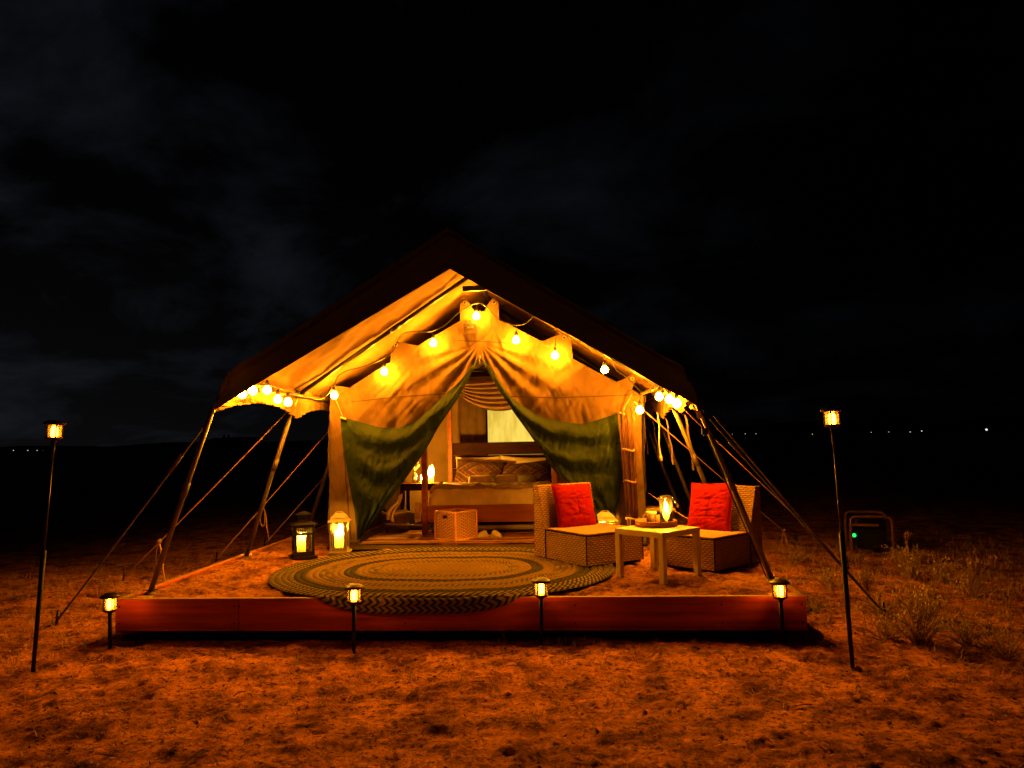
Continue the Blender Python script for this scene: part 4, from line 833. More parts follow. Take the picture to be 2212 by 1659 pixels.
def cushion(label, loc, rot, size=0.44, sc=1.0, seed=0, th=0.10):
    t = bpy.data.objects.new('cushion', None)
    n_ = 64; u, v = np.meshgrid(np.linspace(-1, 1, n_), np.linspace(-1, 1, n_), indexing='ij')
    rim = (1 - np.abs(u) ** 3.0) * (1 - np.abs(v) ** 3.0); puff = np.clip(rim, 0, 1) ** 0.5
    x = u * size / 2 * (1 - 0.05 * (1 - v * v) * 0 - 0.04 * (1 - np.abs(u)) * 0) * (1 - 0.05 * np.abs(v) ** 2 * 0 - 0.045 * (1 - v ** 2)); z = v * size / 2 * (1 - 0.045 * (1 - u ** 2))
    wr = 1.6 * (0.5 - np.abs(fbm(u * 2.2 + 0.8 * v + seed, v * 5.5 - u, 151 + seed, 4, 0.6)) * 2.2) + 0.6 * fbm(u * 9 + seed, v * 11, 157 + seed, 3)
    seam_ = np.exp(-((v - 0.34) / 0.022) ** 2) * 0.7 + np.exp(-((v + 0.42) / 0.022) ** 2) * 0.7 + np.exp(-((u - 0.06 - 0.04 * v) / 0.02) ** 2) * ((v < 0.34) & (v > -0.42)) * 0.9
    yf = -(th / 2) * puff * (1 - 0.25 * v) + 0.016 * seam_ * puff - 0.0060 * wr * puff; ybk = (th / 2) * puff * 0.6
    z2 = z + 0.008 * fbm(u * 3 + 9, v * 3 + seed, 155, 2)
    q = MB(); q.grid(np.stack([x, yf, z2], -1)); q.grid(np.stack([x, ybk, z2], -1)[::-1])
    o = q.build('cushion', 'red_linen', None, smooth=True); o.matrix_basis = Matrix.Translation(Vector(loc)) @ rot
    bpy.data.objects.remove(t); tag(o, label, 'cushion', 'red cushions on the wicker chairs')
    e = MB(); bnd = [(s_, -1) for s_ in np.linspace(-1, 1, 40)] + [(1, s_) for s_ in np.linspace(-1, 1, 40)[1:]] + [(s_, 1) for s_ in np.linspace(1, -1, 40)[1:]] + [(-1, s_) for s_ in np.linspace(1, -1, 40)[1:-1]]
    pts = [(a * size / 2 * (1 - 0.045 * (1 - b * b)) * 1.01, 0.0, b * size / 2 * (1 - 0.045 * (1 - a * a)) * 1.01 + 0.006 * random.uniform(-1, 1)) for a, b in bnd]
    e.tube(pts, 0.006, 5, closed=True); e.build('frayed_edge', 'red_linen', o)
    return o
def chair_rot(phi, lean, tw=0.0): return Matrix.Rotation(phi, 4, 'Z') @ Matrix.Rotation(lean, 4, 'X') @ Matrix.Rotation(tw, 4, 'Y')
def chair_pt(o, phi, x, y, z): return (o[0] + x * math.cos(phi) - y * math.sin(phi), o[1] + x * math.sin(phi) + y * math.cos(phi), PT + z)
cushion('crinkled red cushion leaning on the left wicker chair', chair_pt(o1, phi1, 0.02, 0.60, 0.465), chair_rot(phi1, math.radians(-17), 0.03), 0.43, seed=1)
cushion('brighter red cushion propped on the right wicker chair', chair_pt(o2, phi2, -0.06, 0.50, 0.462), chair_rot(phi2, math.radians(-17), -0.04), 0.44, seed=5)

# ------------------------------------------------------------------ side table, tray, mug, jar
tphi, tw = math.radians(45), 0.48; tcn = np.array([0.672, 6.08])
tb = thing('side_table', 'square white side table between the two wicker chairs', 'table', (tcn[0], tcn[1], PT - 0.01), tphi)
MB().box((0, 0, 0.364), (tw, tw, 0.045)).build('tabletop', 'white_lacquer', tb, bevel=0.003)
for x in (-1, 1):
    for y in (-1, 1): MB().box((x * (tw / 2 - 0.024), y * (tw / 2 - 0.024), 0.1705), (0.045, 0.045, 0.341)).build('leg', 'white_lacquer', tb, bevel=0.003)
TT = PT - 0.01 + 0.3865
tyc = at(1418, 1136, Z=TT); tr = thing('serving_tray', 'round wooden tray with a raised rim on the white table', 'tray', (tyc[0], tyc[1] + 0.02, TT + 0.001))
Rr = 0.165
MB().lathe([(0.0005, 0.0), (Rr, 0.0), (Rr, 0.006), (0.0005, 0.006)], n=40).build('tray_base', 'tray_wood', tr)
MB().lathe([(Rr, 0.0), (Rr + 0.006, 0.002), (Rr + 0.006, 0.042), (Rr, 0.045), (Rr - 0.006, 0.042), (Rr - 0.006, 0.006)], n=48).build('rim', 'tray_wood', tr, smooth=True)
nk = np.stack(np.meshgrid(np.linspace(-0.10, 0.06, 30), np.linspace(-0.09, 0.06, 30), indexing='ij'), -1); nk = np.concatenate([nk, (0.010 + 0.012 * (fbm(nk[..., 0] / 0.04, nk[..., 1] / 0.04, 161, 3) + 0.5))[..., None]], -1)
o = MB().grid(nk).build('napkin', 'linen', None, smooth=True, thick=0.002); o.location = (tyc[0] - 0.06, tyc[1] + 0.01, TT + 0.001); tag(o, 'crumpled pale napkin lying in the round tray', 'napkin')
mg = at(1408, 1128, Z=TT + 0.012); mug = thing('mug', 'brown mug standing in the round tray', 'mug', (mg[0], mg[1] + 0.02, TT + 0.010))
MB().lathe([(0.0005, 0), (0.036, 0), (0.040, 0.004), (0.045, 0.080), (0.042, 0.080), (0.037, 0.006), (0.0005, 0.006)], n=28).build('body', 'mug', mug, smooth=True)
MB().lathe([(0.046, 0.078), (0.0455, 0.088), (0.0425, 0.088), (0.0420, 0.078)], n=28).build('lip', 'mug_rim', mug, smooth=True)
MB().tube([(-0.042 - 0.026 * math.sin(a), -0.008, 0.042 + 0.026 * math.cos(a)) for a in np.linspace(0.15, math.pi - 0.15, 10)], 0.006, 7).build('handle', 'mug', mug, smooth=True)
jg = at(1440, 1134, Z=TT + 0.01); jl = (jg[0] + 0.005, jg[1] + 0.04, TT + 0.008)
jar = thing('glass_jar', 'tall clip top glass jar with its lid hanging open', 'jar', jl)
MB().lathe([(0.0005, 0.0), (0.048, 0.0), (0.053, 0.006), (0.053, 0.200), (0.047, 0.214), (0.044, 0.218), (0.044, 0.236), (0.041, 0.236), (0.041, 0.214), (0.050, 0.196), (0.050, 0.010), (0.0005, 0.006)], n=32).build('glass_body', 'jar_glass', jar, smooth=True)
MB().lathe([(0.044, 0.222), (0.047, 0.224), (0.047, 0.232), (0.044, 0.234)], n=32).build('rubber_ring', 'rope', jar, smooth=True)
MB().tube([(0.048 * math.cos(a), 0.048 * math.sin(a), 0.214) for a in np.linspace(0, 2 * math.pi, 25)[:-1]], 0.0022, 5, closed=True).build('wire_band', 'steel', jar, smooth=True)
MB().tube(smooth_path([(-0.048, 0, 0.214), (-0.065, 0, 0.215), (-0.072, 0, 0.205), (-0.058, 0, 0.198)], 5), 0.003, 5).build('clasp', 'steel', jar, smooth=True)
ld = MB(); ld.lathe([(0.0005, 0.012), (0.034, 0.012), (0.040, 0.008), (0.047, 0.002), (0.047, -0.006), (0.0005, -0.004)], (0.074, 0, 0.178), 28, (0.84, 0, 0.54)); ld.build('lid', 'jar_glass', jar, smooth=True)
MB().tube([(0.048, 0.02, 0.214), (0.062, 0.02, 0.214), (0.080, 0.03, 0.19)], 0.002, 5).build('hinge_wire', 'steel', jar, smooth=True)
candle('pillar_candle', 'short thick candle burning inside the clip top jar', (jl[0] + 0.006, jl[1], jl[2] + 0.008), 0.034, 0.105, 1.35, dp=0.022)

# ------------------------------------------------------------------ reed bundle at the tent corner
rbn = thing('stick_bundle', 'upright bundle of thin reddish sticks tied by the right tent corner', 'stick bundle', at(1372, 1172, Y=7.52))
base = np.array(at(1370, 1172, Y=7.5)); base[2] = PT + 0.01; top = np.array(at(1352, 900, Y=7.58))
for k in range(44):
    a = random.uniform(0, 6.28); rr = 0.045 * math.sqrt(random.random()); off = np.array([math.cos(a) * rr, math.sin(a) * rr, 0])
    spread = np.array([random.uniform(-0.05, 0.05), random.uniform(-0.03, 0.03), random.uniform(-0.10, 0.16)])
    p0 = base + off * 1.15 + np.array([0, 0, random.uniform(0, 0.03)]); p3 = top + off * 1.3 + spread; p1 = p0 * 0.66 + p3 * 0.34 + off * 0.1; p2 = p0 * 0.3 + p3 * 0.7 - off * 0.1
    MB().tube([p0, p1, p2, p3], [0.007, 0.0065, 0.005, 0.0025], 5).build('stick', 'twig', rbn, smooth=True)if False else MB().tube([p0, p1, p2, p3], [0.007, 0.0065, 0.005, 0.0025], 5).build('stick', 'twig', rbn, smooth=True, world=True)
for f in (0.22, 0.50, 0.74):
    c = base + (top - base) * f; MB().tube([(c[0] + 0.060 * math.cos(a), c[1] + 0.060 * math.sin(a), c[2] + 0.01 * math.sin(a * 2)) for a in np.linspace(0, 2 * math.pi, 17)[:-1]], 0.011, 6, closed=True).build('tie', 'tie', rbn, smooth=True, world=True)

# ------------------------------------------------------------------ bed
BX0, BX1, BY0, BY1 = -1.726, -0.20, 8.66, 10.55
bed = thing('four_poster_bed', 'wooden four poster bed with a plank headboard inside the tent', 'bed', ((BX0 + BX1) / 2, BY0, PT + 0.015))
ZF = PT + 0.02; ZTOP = 2.22
for x in (BX0, BX1):
    for y in (BY0, BY1): MB().box((x, y, (ZF + ZTOP) / 2), (0.062, 0.062, ZTOP - ZF)).build('post', 'bed_wood', bed, world=True, bevel=0.004)
for a, b in (((BX0, BY0), (BX1, BY0)), ((BX0, BY1), (BX1, BY1)), ((BX0, BY0), (BX0, BY1)), ((BX1, BY0), (BX1, BY1))):
    a, b = np.array(a), np.array(b); d = (b - a) / np.linalg.norm(b - a); MB().bar((*(a + d * 0.033), ZTOP - 0.05), (*(b - d * 0.033), ZTOP - 0.05), 0.04, 0.06).build('canopy_rail', 'dark_wood', bed, world=True, bevel=0.003)
MB().box(((BX0 + BX1) / 2, BY0, ZF + 0.232), (BX1 - BX0 - 0.066, 0.03, 0.20)).build('footboard', 'bed_wood', bed, world=True, bevel=0.004)
for x in (BX0, BX1): MB().box((x, (BY0 + BY1) / 2, ZF + 0.23), (0.03, BY1 - BY0 - 0.07, 0.18)).build('side_rail', 'bed_wood', bed, world=True, bevel=0.004)
for k in range(5):
    MB().box(((BX0 + BX1) / 2, BY1 + 0.005, ZF + 0.14 + 0.182 * k + 0.09), (BX1 - BX0 - 0.066, 0.03, 0.179)).build('headboard_plank', 'dark_wood', bed, world=True, bevel=0.004)
def slab(x0, x1, y0, y1, z0, z1, nm, m, seed, r=0.07, amp=0.02, nx=60, ny=60, tuck=0.0):
    u, v = np.meshgrid(np.linspace(-1, 1, nx), np.linspace(-1, 1, ny), indexing='ij')
    e = np.maximum(np.abs(u), np.abs(v)); h = (1 - np.clip((np.abs(u) - 0.88) / 0.12, 0, 1) ** 2.5) * (1 - np.clip((np.abs(v) - 0.9) / 0.1, 0, 1) ** 2.5)
    x = (x0 + x1) / 2 + u * (x1 - x0) / 2; y = (y0 + y1) / 2 + v * (y1 - y0) / 2
    z = z0 + (z1 - z0) * h + amp * fbm(x / 0.16, y / 0.22, seed, 4, 0.55) * (0.3 + h)
    y = y + amp * 0.5 * np.sin(x * 55 + 3 * vnoise(x * 5, z * 4, seed)) * (1 - h)
    return MB().grid(np.stack([x, y, z], -1)).build(nm, m, None, smooth=True)
MB().box(((BX0 + BX1) / 2, (BY0 + BY1) / 2, ZF + 0.36), (BX1 - BX0 - 0.08, BY1 - BY0 - 0.08, 0.16)).build('mattress', 'linen', bed, world=True, bevel=0.03)
o = slab(BX0 + 0.03, BX1 - 0.03, BY0 + 0.022, BY1 - 0.55, ZF + 0.33, ZF + 0.505, 'duvet', 'linen', 171); tag(o, 'pale linen duvet spread over the foot of the bed', 'duvet')
o = slab(BX0 + 0.02, BX1 - 0.02, BY0 + 0.10, BY0 + 0.75, ZF + 0.46, ZF + 0.545, 'blanket', 'linen_brown', 173, amp=0.03); tag(o, 'folded brown blanket laid across the bed', 'blanket')
m = bpy.data.materials.new('kilim_weave'); m.use_nodes = True; N, L = m.node_tree.nodes, m.node_tree.links; bs = N['Principled BSDF']
tcn_ = N.new('ShaderNodeTexCoord'); spx = N.new('ShaderNodeSeparateXYZ'); L.new(tcn_.outputs['Object'], spx.inputs[0])
def km(op, x, y=None):
    n_ = N.new('ShaderNodeMath'); n_.operation = op
    for i, v in enumerate((x, y)):
        if v is None: continue
        if isinstance(v, (int, float)): n_.inputs[i].default_value = v
        else: L.new(v, n_.inputs[i])
    return n_.outputs[0]
stp = lambda s: km('DIVIDE', km('FLOOR', km('MULTIPLY', s, 60.0)), 60.0)
dd = km('ADD', km('ABSOLUTE', stp(spx.outputs[0])), km('MULTIPLY', km('ABSOLUTE', stp(spx.outputs[2])), 1.5)); ff = km('FRACT', km('MULTIPLY', dd, 5.5))
rk = N.new('ShaderNodeValToRGB'); rk.color_ramp.interpolation = 'CONSTANT'; L.new(ff, rk.inputs[0])
el = rk.color_ramp.elements; el[0].position = 0; el[0].color = (0.030, 0.009, 0.004, 1); el[1].position = 0.35; el[1].color = (0.085, 0.024, 0.008, 1)
for p_, c_ in ((0.55, (0.020, 0.008, 0.004)), (0.72, (0.15, 0.065, 0.02)), (0.84, (0.048, 0.013, 0.006))):
    e_ = el.new(p_); e_.color = (*c_, 1)
L.new(rk.outputs[0], bs.inputs['Base Color']); bs.inputs['Roughness'].default_value = 0.95; M['kilim_weave'] = m
def pillow(label, loc, w, h, lean, tw, mt, nm='pillow', th=0.16, grp='pillows on the bed', seed=0):
    n_ = 34; u, v = np.meshgrid(np.linspace(-1, 1, n_), np.linspace(-1, 1, n_), indexing='ij'); puff = np.clip((1 - np.abs(u) ** 2.6) * (1 - np.abs(v) ** 2.6), 0, 1) ** 0.55
    x = u * w / 2 * (1 - 0.07 * (1 - v * v)); z = v * h / 2 * (1 - 0.08 * (1 - u * u)); wr = 0.02 * fbm(u * 3 + seed, v * 3, 181 + seed, 3) * puff
    q = MB(); q.grid(np.stack([x, -th / 2 * puff + wr, z], -1)); q.grid(np.stack([x, th / 2 * puff, z], -1)[::-1])
    o = q.build(nm, mt, None, smooth=True); o.matrix_basis = Matrix.Translation(Vector(loc)) @ Matrix.Rotation(lean, 4, 'X') @ Matrix.Rotation(tw, 4, 'Y'); return tag(o, label, 'pillow', grp)
ZB = ZF + 0.47
pillow('white pillow behind the left patterned one, against the headboard', (BX0 + 0.42, BY1 - 0.16, ZB + 0.18), 0.66, 0.44, math.radians(-22), 0.0, 'linen', seed=1)
pillow('white pillow with a pointed corner at the headboard centre right', (BX0 + 1.06, BY1 - 0.16, ZB + 0.165), 0.70, 0.44, math.radians(-20), 0.06, 'linen', seed=2)
pillow('left brown pillow with a woven diamond pattern', (BX0 + 0.47, BY1 - 0.36, ZB + 0.15), 0.72, 0.42, math.radians(-30), 0.10, 'kilim_weave', seed=3)
pillow('right brown pillow with a woven diamond pattern', (BX0 + 1.08, BY1 - 0.36, ZB + 0.13), 0.70, 0.38, math.radians(-30), -0.10, 'kilim_weave', seed=4)
for x, lb in ((BX0 + 0.62, 'left'), (BX0 + 1.12, 'right')):
    q = MB(); pts = [(-0.13, 0, 0), (-0.128, 0, 0.0), (0.128, 0, 0), (0.13, 0, 0)]; q.tube([(-0.14, 0, 0), (-0.13, 0, 0), (0, 0, 0.004), (0.13, 0, 0), (0.14, 0, 0)], [0.040, 0.052, 0.055, 0.052, 0.040], 14)
    o = q.build('rolled_towel', 'towel_olive', None, smooth=True); o.location = (x, BY1 - 0.72, ZB + 0.085); o.rotation_euler = (0, 0, 0.05 if lb == 'left' else -0.06); tag(o, lb + ' rolled olive towel on the bed', 'towel', 'rolled towels on the bed')
for x, lb in ((BX0 + 0.56, 'left'), (BX0 + 0.90, 'right')):
    o = slab(-0.14, 0.14, -0.10, 0.10, 0.0, 0.085, 'folded_cloth', 'linen', 191 + int(x * 10) % 7, amp=0.012, nx=30, ny=30); o.location = (x, BY0 + 0.80, ZB + 0.075); tag(o, lb + ' folded cream cloth bundle at the middle of the bed', 'cloth', 'folded cloths on the bed')
# swagged canopy cloth
sw = thing('canopy_drape', 'brown cloth swagged across the canopy behind the bed', 'drape', (BX0, BY1, 2.1))
A, B = np.array(at(989, 838, Y=10.45)), np.array(at(1195, 815, Y=10.45)); n_, m_ = 70, 60
u, v = np.meshgrid(np.linspace(0, 1, n_), np.linspace(0, 1, m_), indexing='ij')
Pd = A + (B - A) * u[..., None]; drop = 4 * u * (1 - u)
Pd[..., 2] += (0.10 * (1 - u) * (1 - v) * 0 + 0.06) * (1 - v) - v * 0.36 * drop ** 0.75 - 0.04 * v; Pd[..., 1] += 0.05 * np.sin(v * 40 + u * 2) * (0.25 + drop * 0.75) * 0.6 - 0.05
MB().grid(Pd).build('swag', 'drape', sw, smooth=True, world=True)
MB().tube([A + np.array([0, -0.02, 0.08]), A + np.array([0, -0.03, -0.06])], [0.03, 0.022], 8).build('gathered_knot', 'linen', sw, smooth=True, world=True)
# dark curtain panel left of the window
ct = [at(994, 834, Y=10.9), at(1049, 834, Y=10.9), at(1049, 1010, Y=10.9), at(994, 1010, Y=10.9)]
u, v = np.meshgrid(np.linspace(0, 1, 30), np.linspace(0, 1, 30), indexing='ij'); Pc = (1 - v)[..., None] * (ct[0] + (ct[1] - ct[0]) * u[..., None]) + v[..., None] * (ct[3] + (ct[2] - ct[3]) * u[..., None]); Pc[..., 1] += 0.01 * np.sin(u * 20)
o = MB().grid(Pc).build('curtain_panel', 'bag_cloth', None, smooth=True); tag(o, 'plain brown curtain hanging beside the lit back window', 'curtain')
pole('canopy_tube', at(1012, 801, Y=9.0), at(1062, 799, Y=9.0), 0.022, 'dark bar across the tent just under the door peak', 'dark_metal', False, 'bar')

# ------------------------------------------------------------------ tent interior things
nt_ = thing('bedside_table', 'dark wooden bedside table left of the bed', 'table', (-1.95, 9.55, PT + 0.015)); NZ = at(905, 1044, Y=9.4)[2]
MB().box((0, 0, NZ - PT - 0.03), (0.50, 0.42, 0.03)).build('tabletop', 'dark_wood', nt_, bevel=0.004)
MB().box((0, -0.17, NZ - PT - 0.075), (0.44, 0.02, 0.06)).build('apron', 'dark_wood', nt_)
for x in (-0.21, 0.21):
    for y in (-0.17, 0.17): MB().box((x, y, (NZ - PT - 0.045) / 2), (0.04, 0.04, NZ - PT - 0.045)).build('leg', 'dark_wood', nt_, bevel=0.002)
def on_table(px, Y): p = at(px, 1042, Y=Y); return (p[0], Y, NZ)
candle('pillar_candle', 'tall candle blazing beside the bed post on the bedside table', on_table(929, 9.45), 0.020, 0.10, 2.5, 'candles on the bedside table')
candle('pillar_candle', 'slightly taller candle just behind the blazing one by the post', on_table(934, 9.6), 0.018, 0.12, 2.5, 'candles on the bedside table')
candle('tea_light', 'small tea light left of the bed post on the bedside table', on_table(912, 9.42), 0.022, 0.03, 2.0, 'candles on the bedside table')
vs_ = thing('glass_vase', 'clear bottle vase of dry stems on the bedside table', 'vase', on_table(897, 9.5))
MB().lathe([(0.0005, 0), (0.036, 0), (0.038, 0.01), (0.036, 0.08), (0.016, 0.12), (0.016, 0.16), (0.014, 0.16), (0.014, 0.12), (0.033, 0.08), (0.034, 0.012), (0.0005, 0.008)], n=18).build('bottle', 'jar_glass', vs_, smooth=True)
for k in range(7):
    a = k * 0.9; MB().tube([(0, 0, 0.02), (0.006 * math.cos(a), 0.006 * math.sin(a), 0.16), (0.06 * math.cos(a), 0.03 * math.sin(a), 0.24 + 0.03 * (k % 3))], [0.0025, 0.0025, 0.006], 5).build('dry_stem', 'twig_pale', vs_, smooth=True)
bg_ = thing('canvas_bag', 'open brown cloth basket bag on the floor below the bedside table', 'bag', (0, 0, 0)); bl = at(872, 1140, Z=PT + 0.02); bg_.location = (bl[0], bl[1] - 0.2, PT + 0.02); bg_.matrix_basis = Matrix.Translation((bl[0], 8.95, PT + 0.02)) @ Matrix.Rotation(0.35, 4, 'Z')
n_ = 40; th_ = np.linspace(0, 2 * math.pi, n_ + 1); prof = [(0.115, 0.0), (0.13, 0.10), (0.14, 0.20), (0.145, 0.235), (0.155, 0.225), (0.152, 0.19)]
Pb = np.array([[(r * np.sign(math.cos(a)) * abs(math.cos(a)) ** 0.55 * 1.15, r * np.sign(math.sin(a)) * abs(math.sin(a)) ** 0.55 * 0.85, z + 0.012 * math.sin(a * 3 + z * 20)) for r, z in prof] for a in th_])
MB().grid(Pb).build('body', 'bag_cloth', bg_, smooth=True, thick=0.006); MB().box((0, 0, 0.008), (0.24, 0.18, 0.014)).build('bottom', 'bag_cloth', bg_)
u, v = np.meshgrid(np.linspace(0, 1, 14), np.linspace(0, 1, 24), indexing='ij'); cl = [at(896, 1086, Y=8.85), at(913, 1087, Y=8.85), at(909, 1126, Y=8.8), at(897, 1130, Y=8.8)]
Pc = (1 - v)[..., None] * (cl[0] + (cl[1] - cl[0]) * u[..., None]) + v[..., None] * (cl[3] + (cl[2] - cl[3]) * u[..., None]); Pc[..., 1] += 0.02 * fbm(u * 3, v * 4, 201, 3) - 0.02 * np.sin(v * 3)
o = MB().grid(Pc).build('hanging_towel', 'linen', None, smooth=True, thick=0.006); tag(o, 'pale towel hanging from the brown cloth bag', 'towel')
u, v = np.meshgrid(np.linspace(0, 1, 20), np.linspace(0, 1, 30), indexing='ij'); cl = [at(861, 1072, Y=8.85), at(869, 1066, Y=8.85), at(848, 1128, Y=8.75), at(830, 1120, Y=8.75)]
Pc = (1 - v)[..., None] * (cl[0] + (cl[1] - cl[0]) * u[..., None]) + v[..., None] * (cl[3] + (cl[2] - cl[3]) * u[..., None]); Pc[..., 1] += 0.035 * np.sin(u * 11 + v * 2) * v; Pc[..., 0] += 0.02 * np.sin(v * 7)
o = MB().grid(Pc).build('draped_towel', 'linen', None, smooth=True, thick=0.006); tag(o, 'pale towel draped at the edge of the left door flap', 'towel')
# cane basket cube
bk = at(984, 1171, Z=PT + 0.02); bphi = math.radians(38)
bw = 0.33; bo = np.array(bk[:2]) + 0.0
xd, yd = np.array([-0.80, 0.60]), np.array([0.48, 0.88])
# near corner is bk; left face runs to the left-back, right face to the right-back
lw_, rw_ = 0.285, 0.27
ang_l = math.atan2(0.28, -0.275); 
bas = thing('cane_basket', 'square woven cane basket standing in front of the bed', 'basket', (bk[0], bk[1], PT + 0.02), math.radians(-38))
bw, bh_ = 0.315, 0.315
# local frame: near corner at origin, left face along -x, right face along +y
M_c = 'cane'
cx0, cy0 = -bw, bw
for (x, y) in ((0, 0), (-bw, 0), (0, bw), (-bw, bw)): MB().box((x, y, bh_ / 2), (0.022, 0.022, bh_)).build('corner_post', M_c, bas, bevel=0.003)
for z in (0.012, bh_ - 0.006):
    for a, b in (((0, 0), (-bw, 0)), ((0, 0), (0, bw)), ((-bw, 0), (-bw, bw)), ((0, bw), (-bw, bw))):
        MB().tube([(*a, z), (*b, z)], 0.011, 8).build('rail', M_c, bas, smooth=True)
m = M['wicker'].copy(); m.name = 'cane_weave'; M['cane_weave'] = m
for n_ in m.node_tree.nodes:
    if n_.type == 'VALTORGB': n_.color_ramp.elements[0].color = (0.085, 0.028, 0.006, 1); n_.color_ramp.elements[1].color = (0.72, 0.33, 0.09, 1)
for o_, ud in (((-bw, 0, 0.016), (bw, 0, 0)), ((0, 0, 0.016), (0, bw, 0)), ((0, bw, 0.016), (-bw, 0, 0)), ((-bw, bw, 0.016), (0, -bw, 0))):
    weave_panel(o_, ud, (0, 0, bh_ - 0.028), 0.016, 0.007, 0.030).build('woven_side', 'cane_weave', bas)
MB().box((-bw / 2, -0.006, bh_ - 0.055), (0.065, 0.006, 0.034)).build('hand_hole', 'dark_wood', bas)
MB().box((-bw / 2, bw / 2, 0.014), (bw - 0.02, bw - 0.02, 0.01)).build('basket_floor', 'cane', bas)
for px, lb, rz in ((1044, 'left', -0.55), (1071, 'right', 0.55)):
    p = at(px, 1160, Z=PT + 0.02); t = thing('slipper', lb + ' cream slipper on the tent floor by the basket', 'slipper', (p[0], p[1], PT + 0.02), rz, 'slippers by the bed')
    pts = np.array([(0.045 * math.cos(a) * (1 + 0.15 * math.sin(a)), 0.13 * math.sin(a), 0) for a in np.linspace(0, 2 * math.pi, 25)[:-1]])
    q = MB(); n_ = len(pts); q.add([tuple(p_) for p_ in pts] + [(p_[0], p_[1], 0.016) for p_ in pts], [tuple(range(n_))[::-1], tuple(range(n_, 2 * n_))] + [(i, (i + 1) % n_, n_ + (i + 1) % n_, n_ + i) for i in range(n_)]); q.build('sole', 'slipper', t, bevel=0.003)
    u, v = np.meshgrid(np.linspace(0, math.pi, 14), np.linspace(0, 1, 12), indexing='ij'); yy_ = -0.125 + 0.15 * v; wv = 0.047 * np.sqrt(np.clip(1 - (yy_ / 0.135) ** 2, 0.01, 1)); P_ = np.stack([wv * np.cos(u), yy_ + 0 * u, 0.012 + (0.02 + 0.045 * v) * np.sin(u)], -1); MB().grid(P_).build('upper', 'slipper', t, smooth=True, thick=0.004)
# striped floor rug inside the tent
ir = thing('striped_floor_rug', 'brown striped floor rug just inside the tent door', 'rug', (-0.95, 8.25, PT + 0.02))
stripes = [(0.22, 0.085, 0.03), (0.10, 0.04, 0.02), (0.40, 0.19, 0.07), (0.07, 0.035, 0.02), (0.30, 0.10, 0.035), (0.45, 0.25, 0.10), (0.12, 0.05, 0.02), (0.34, 0.14, 0.05)]
for k, c_ in enumerate(stripes): mat('rug_stripe_%d' % k, c_, 0.95, 0.5, 9, 0.4, 120, stretch=(1, 6, 1))
yy_ = 7.86
for k in range(14):
    w_ = 0.055 + 0.03 * ((k * 7) % 3); u, v = np.meshgrid(np.linspace(-2.3, 0.45, 60), np.linspace(0, 1, 4), indexing='ij')
    z = PT + 0.022 + 0.012 * fbm(u / 0.3, (yy_ + v * w_) / 0.15, 211, 3); MB().grid(np.stack([u, yy_ + v * w_ + 0.015 * np.sin(u * 2.0), z + 0.004 * np.sin(math.pi * v)], -1)).build('stripe', 'rug_stripe_%d' % (k % 8), ir, smooth=True, world=True); yy_ += w_
o = MB().box((-1.0, 8.80, PT + 0.08), (1.35, 0.12, 0.06)).build('rolled_mat', 'linen_brown', None, bevel=0.02); tag(o, 'flat folded mat pushed under the foot of the bed', 'mat')
o = MB().bar(at(832, 1132, Y=8.75), at(985, 1137, Y=8.75), 0.02, 0.018).build('floor_strip', 'white_metal', None, bevel=0.003); tag(o, 'thin white strip on the tent floor by the bag', 'strip')

# folding stool and dustpan behind the table
fs = thing('folding_stool', 'small folding stool with dark legs seen under the white table', 'stool', at(1428, 1178, Z=PT))
for a, b in (((1412, 1116), (1436, 1186)), ((1440, 1110), (1452, 1186))):
    MB().bar(at(*a, Y=7.35), at(*b, Y=7.30), 0.03, 0.03).build('leg', 'black_plastic', fs, world=True, bevel=0.003)
MB().bar(at(1412, 1118, Y=7.33), at(1448, 1114, Y=7.33), 0.20, 0.025).build('seat', 'linen_brown', fs, world=True, bevel=0.008)
dp = [at(x, y, Y=7.2) for x, y in ((1420, 1152), (1446, 1150), (1446, 1158), (1428, 1168), (1424, 1186), (1421, 1186))]
o = MB().add([tuple(p) for p in dp], [tuple(range(6))]).build('dustpan', 'white_metal', None, thick=0.02); tag(o, 'pale dustpan leaning under the table by the stool', 'dustpan')
bxp = at(1424, 1098, Y=8.2); cb = thing('storage_box', 'low dark box behind the mug beyond the table', 'box', (bxp[0], 8.2, PT)); MB().box((0, 0, (bxp[2] - PT) / 2 - 0.01), (0.30, 0.25, bxp[2] - PT - 0.02)).build('body', 'generator_body', cb, bevel=0.01); MB().box((0, 0, bxp[2] - PT - 0.005), (0.32, 0.27, 0.025)).build('lid', 'linen_brown', cb, bevel=0.006)

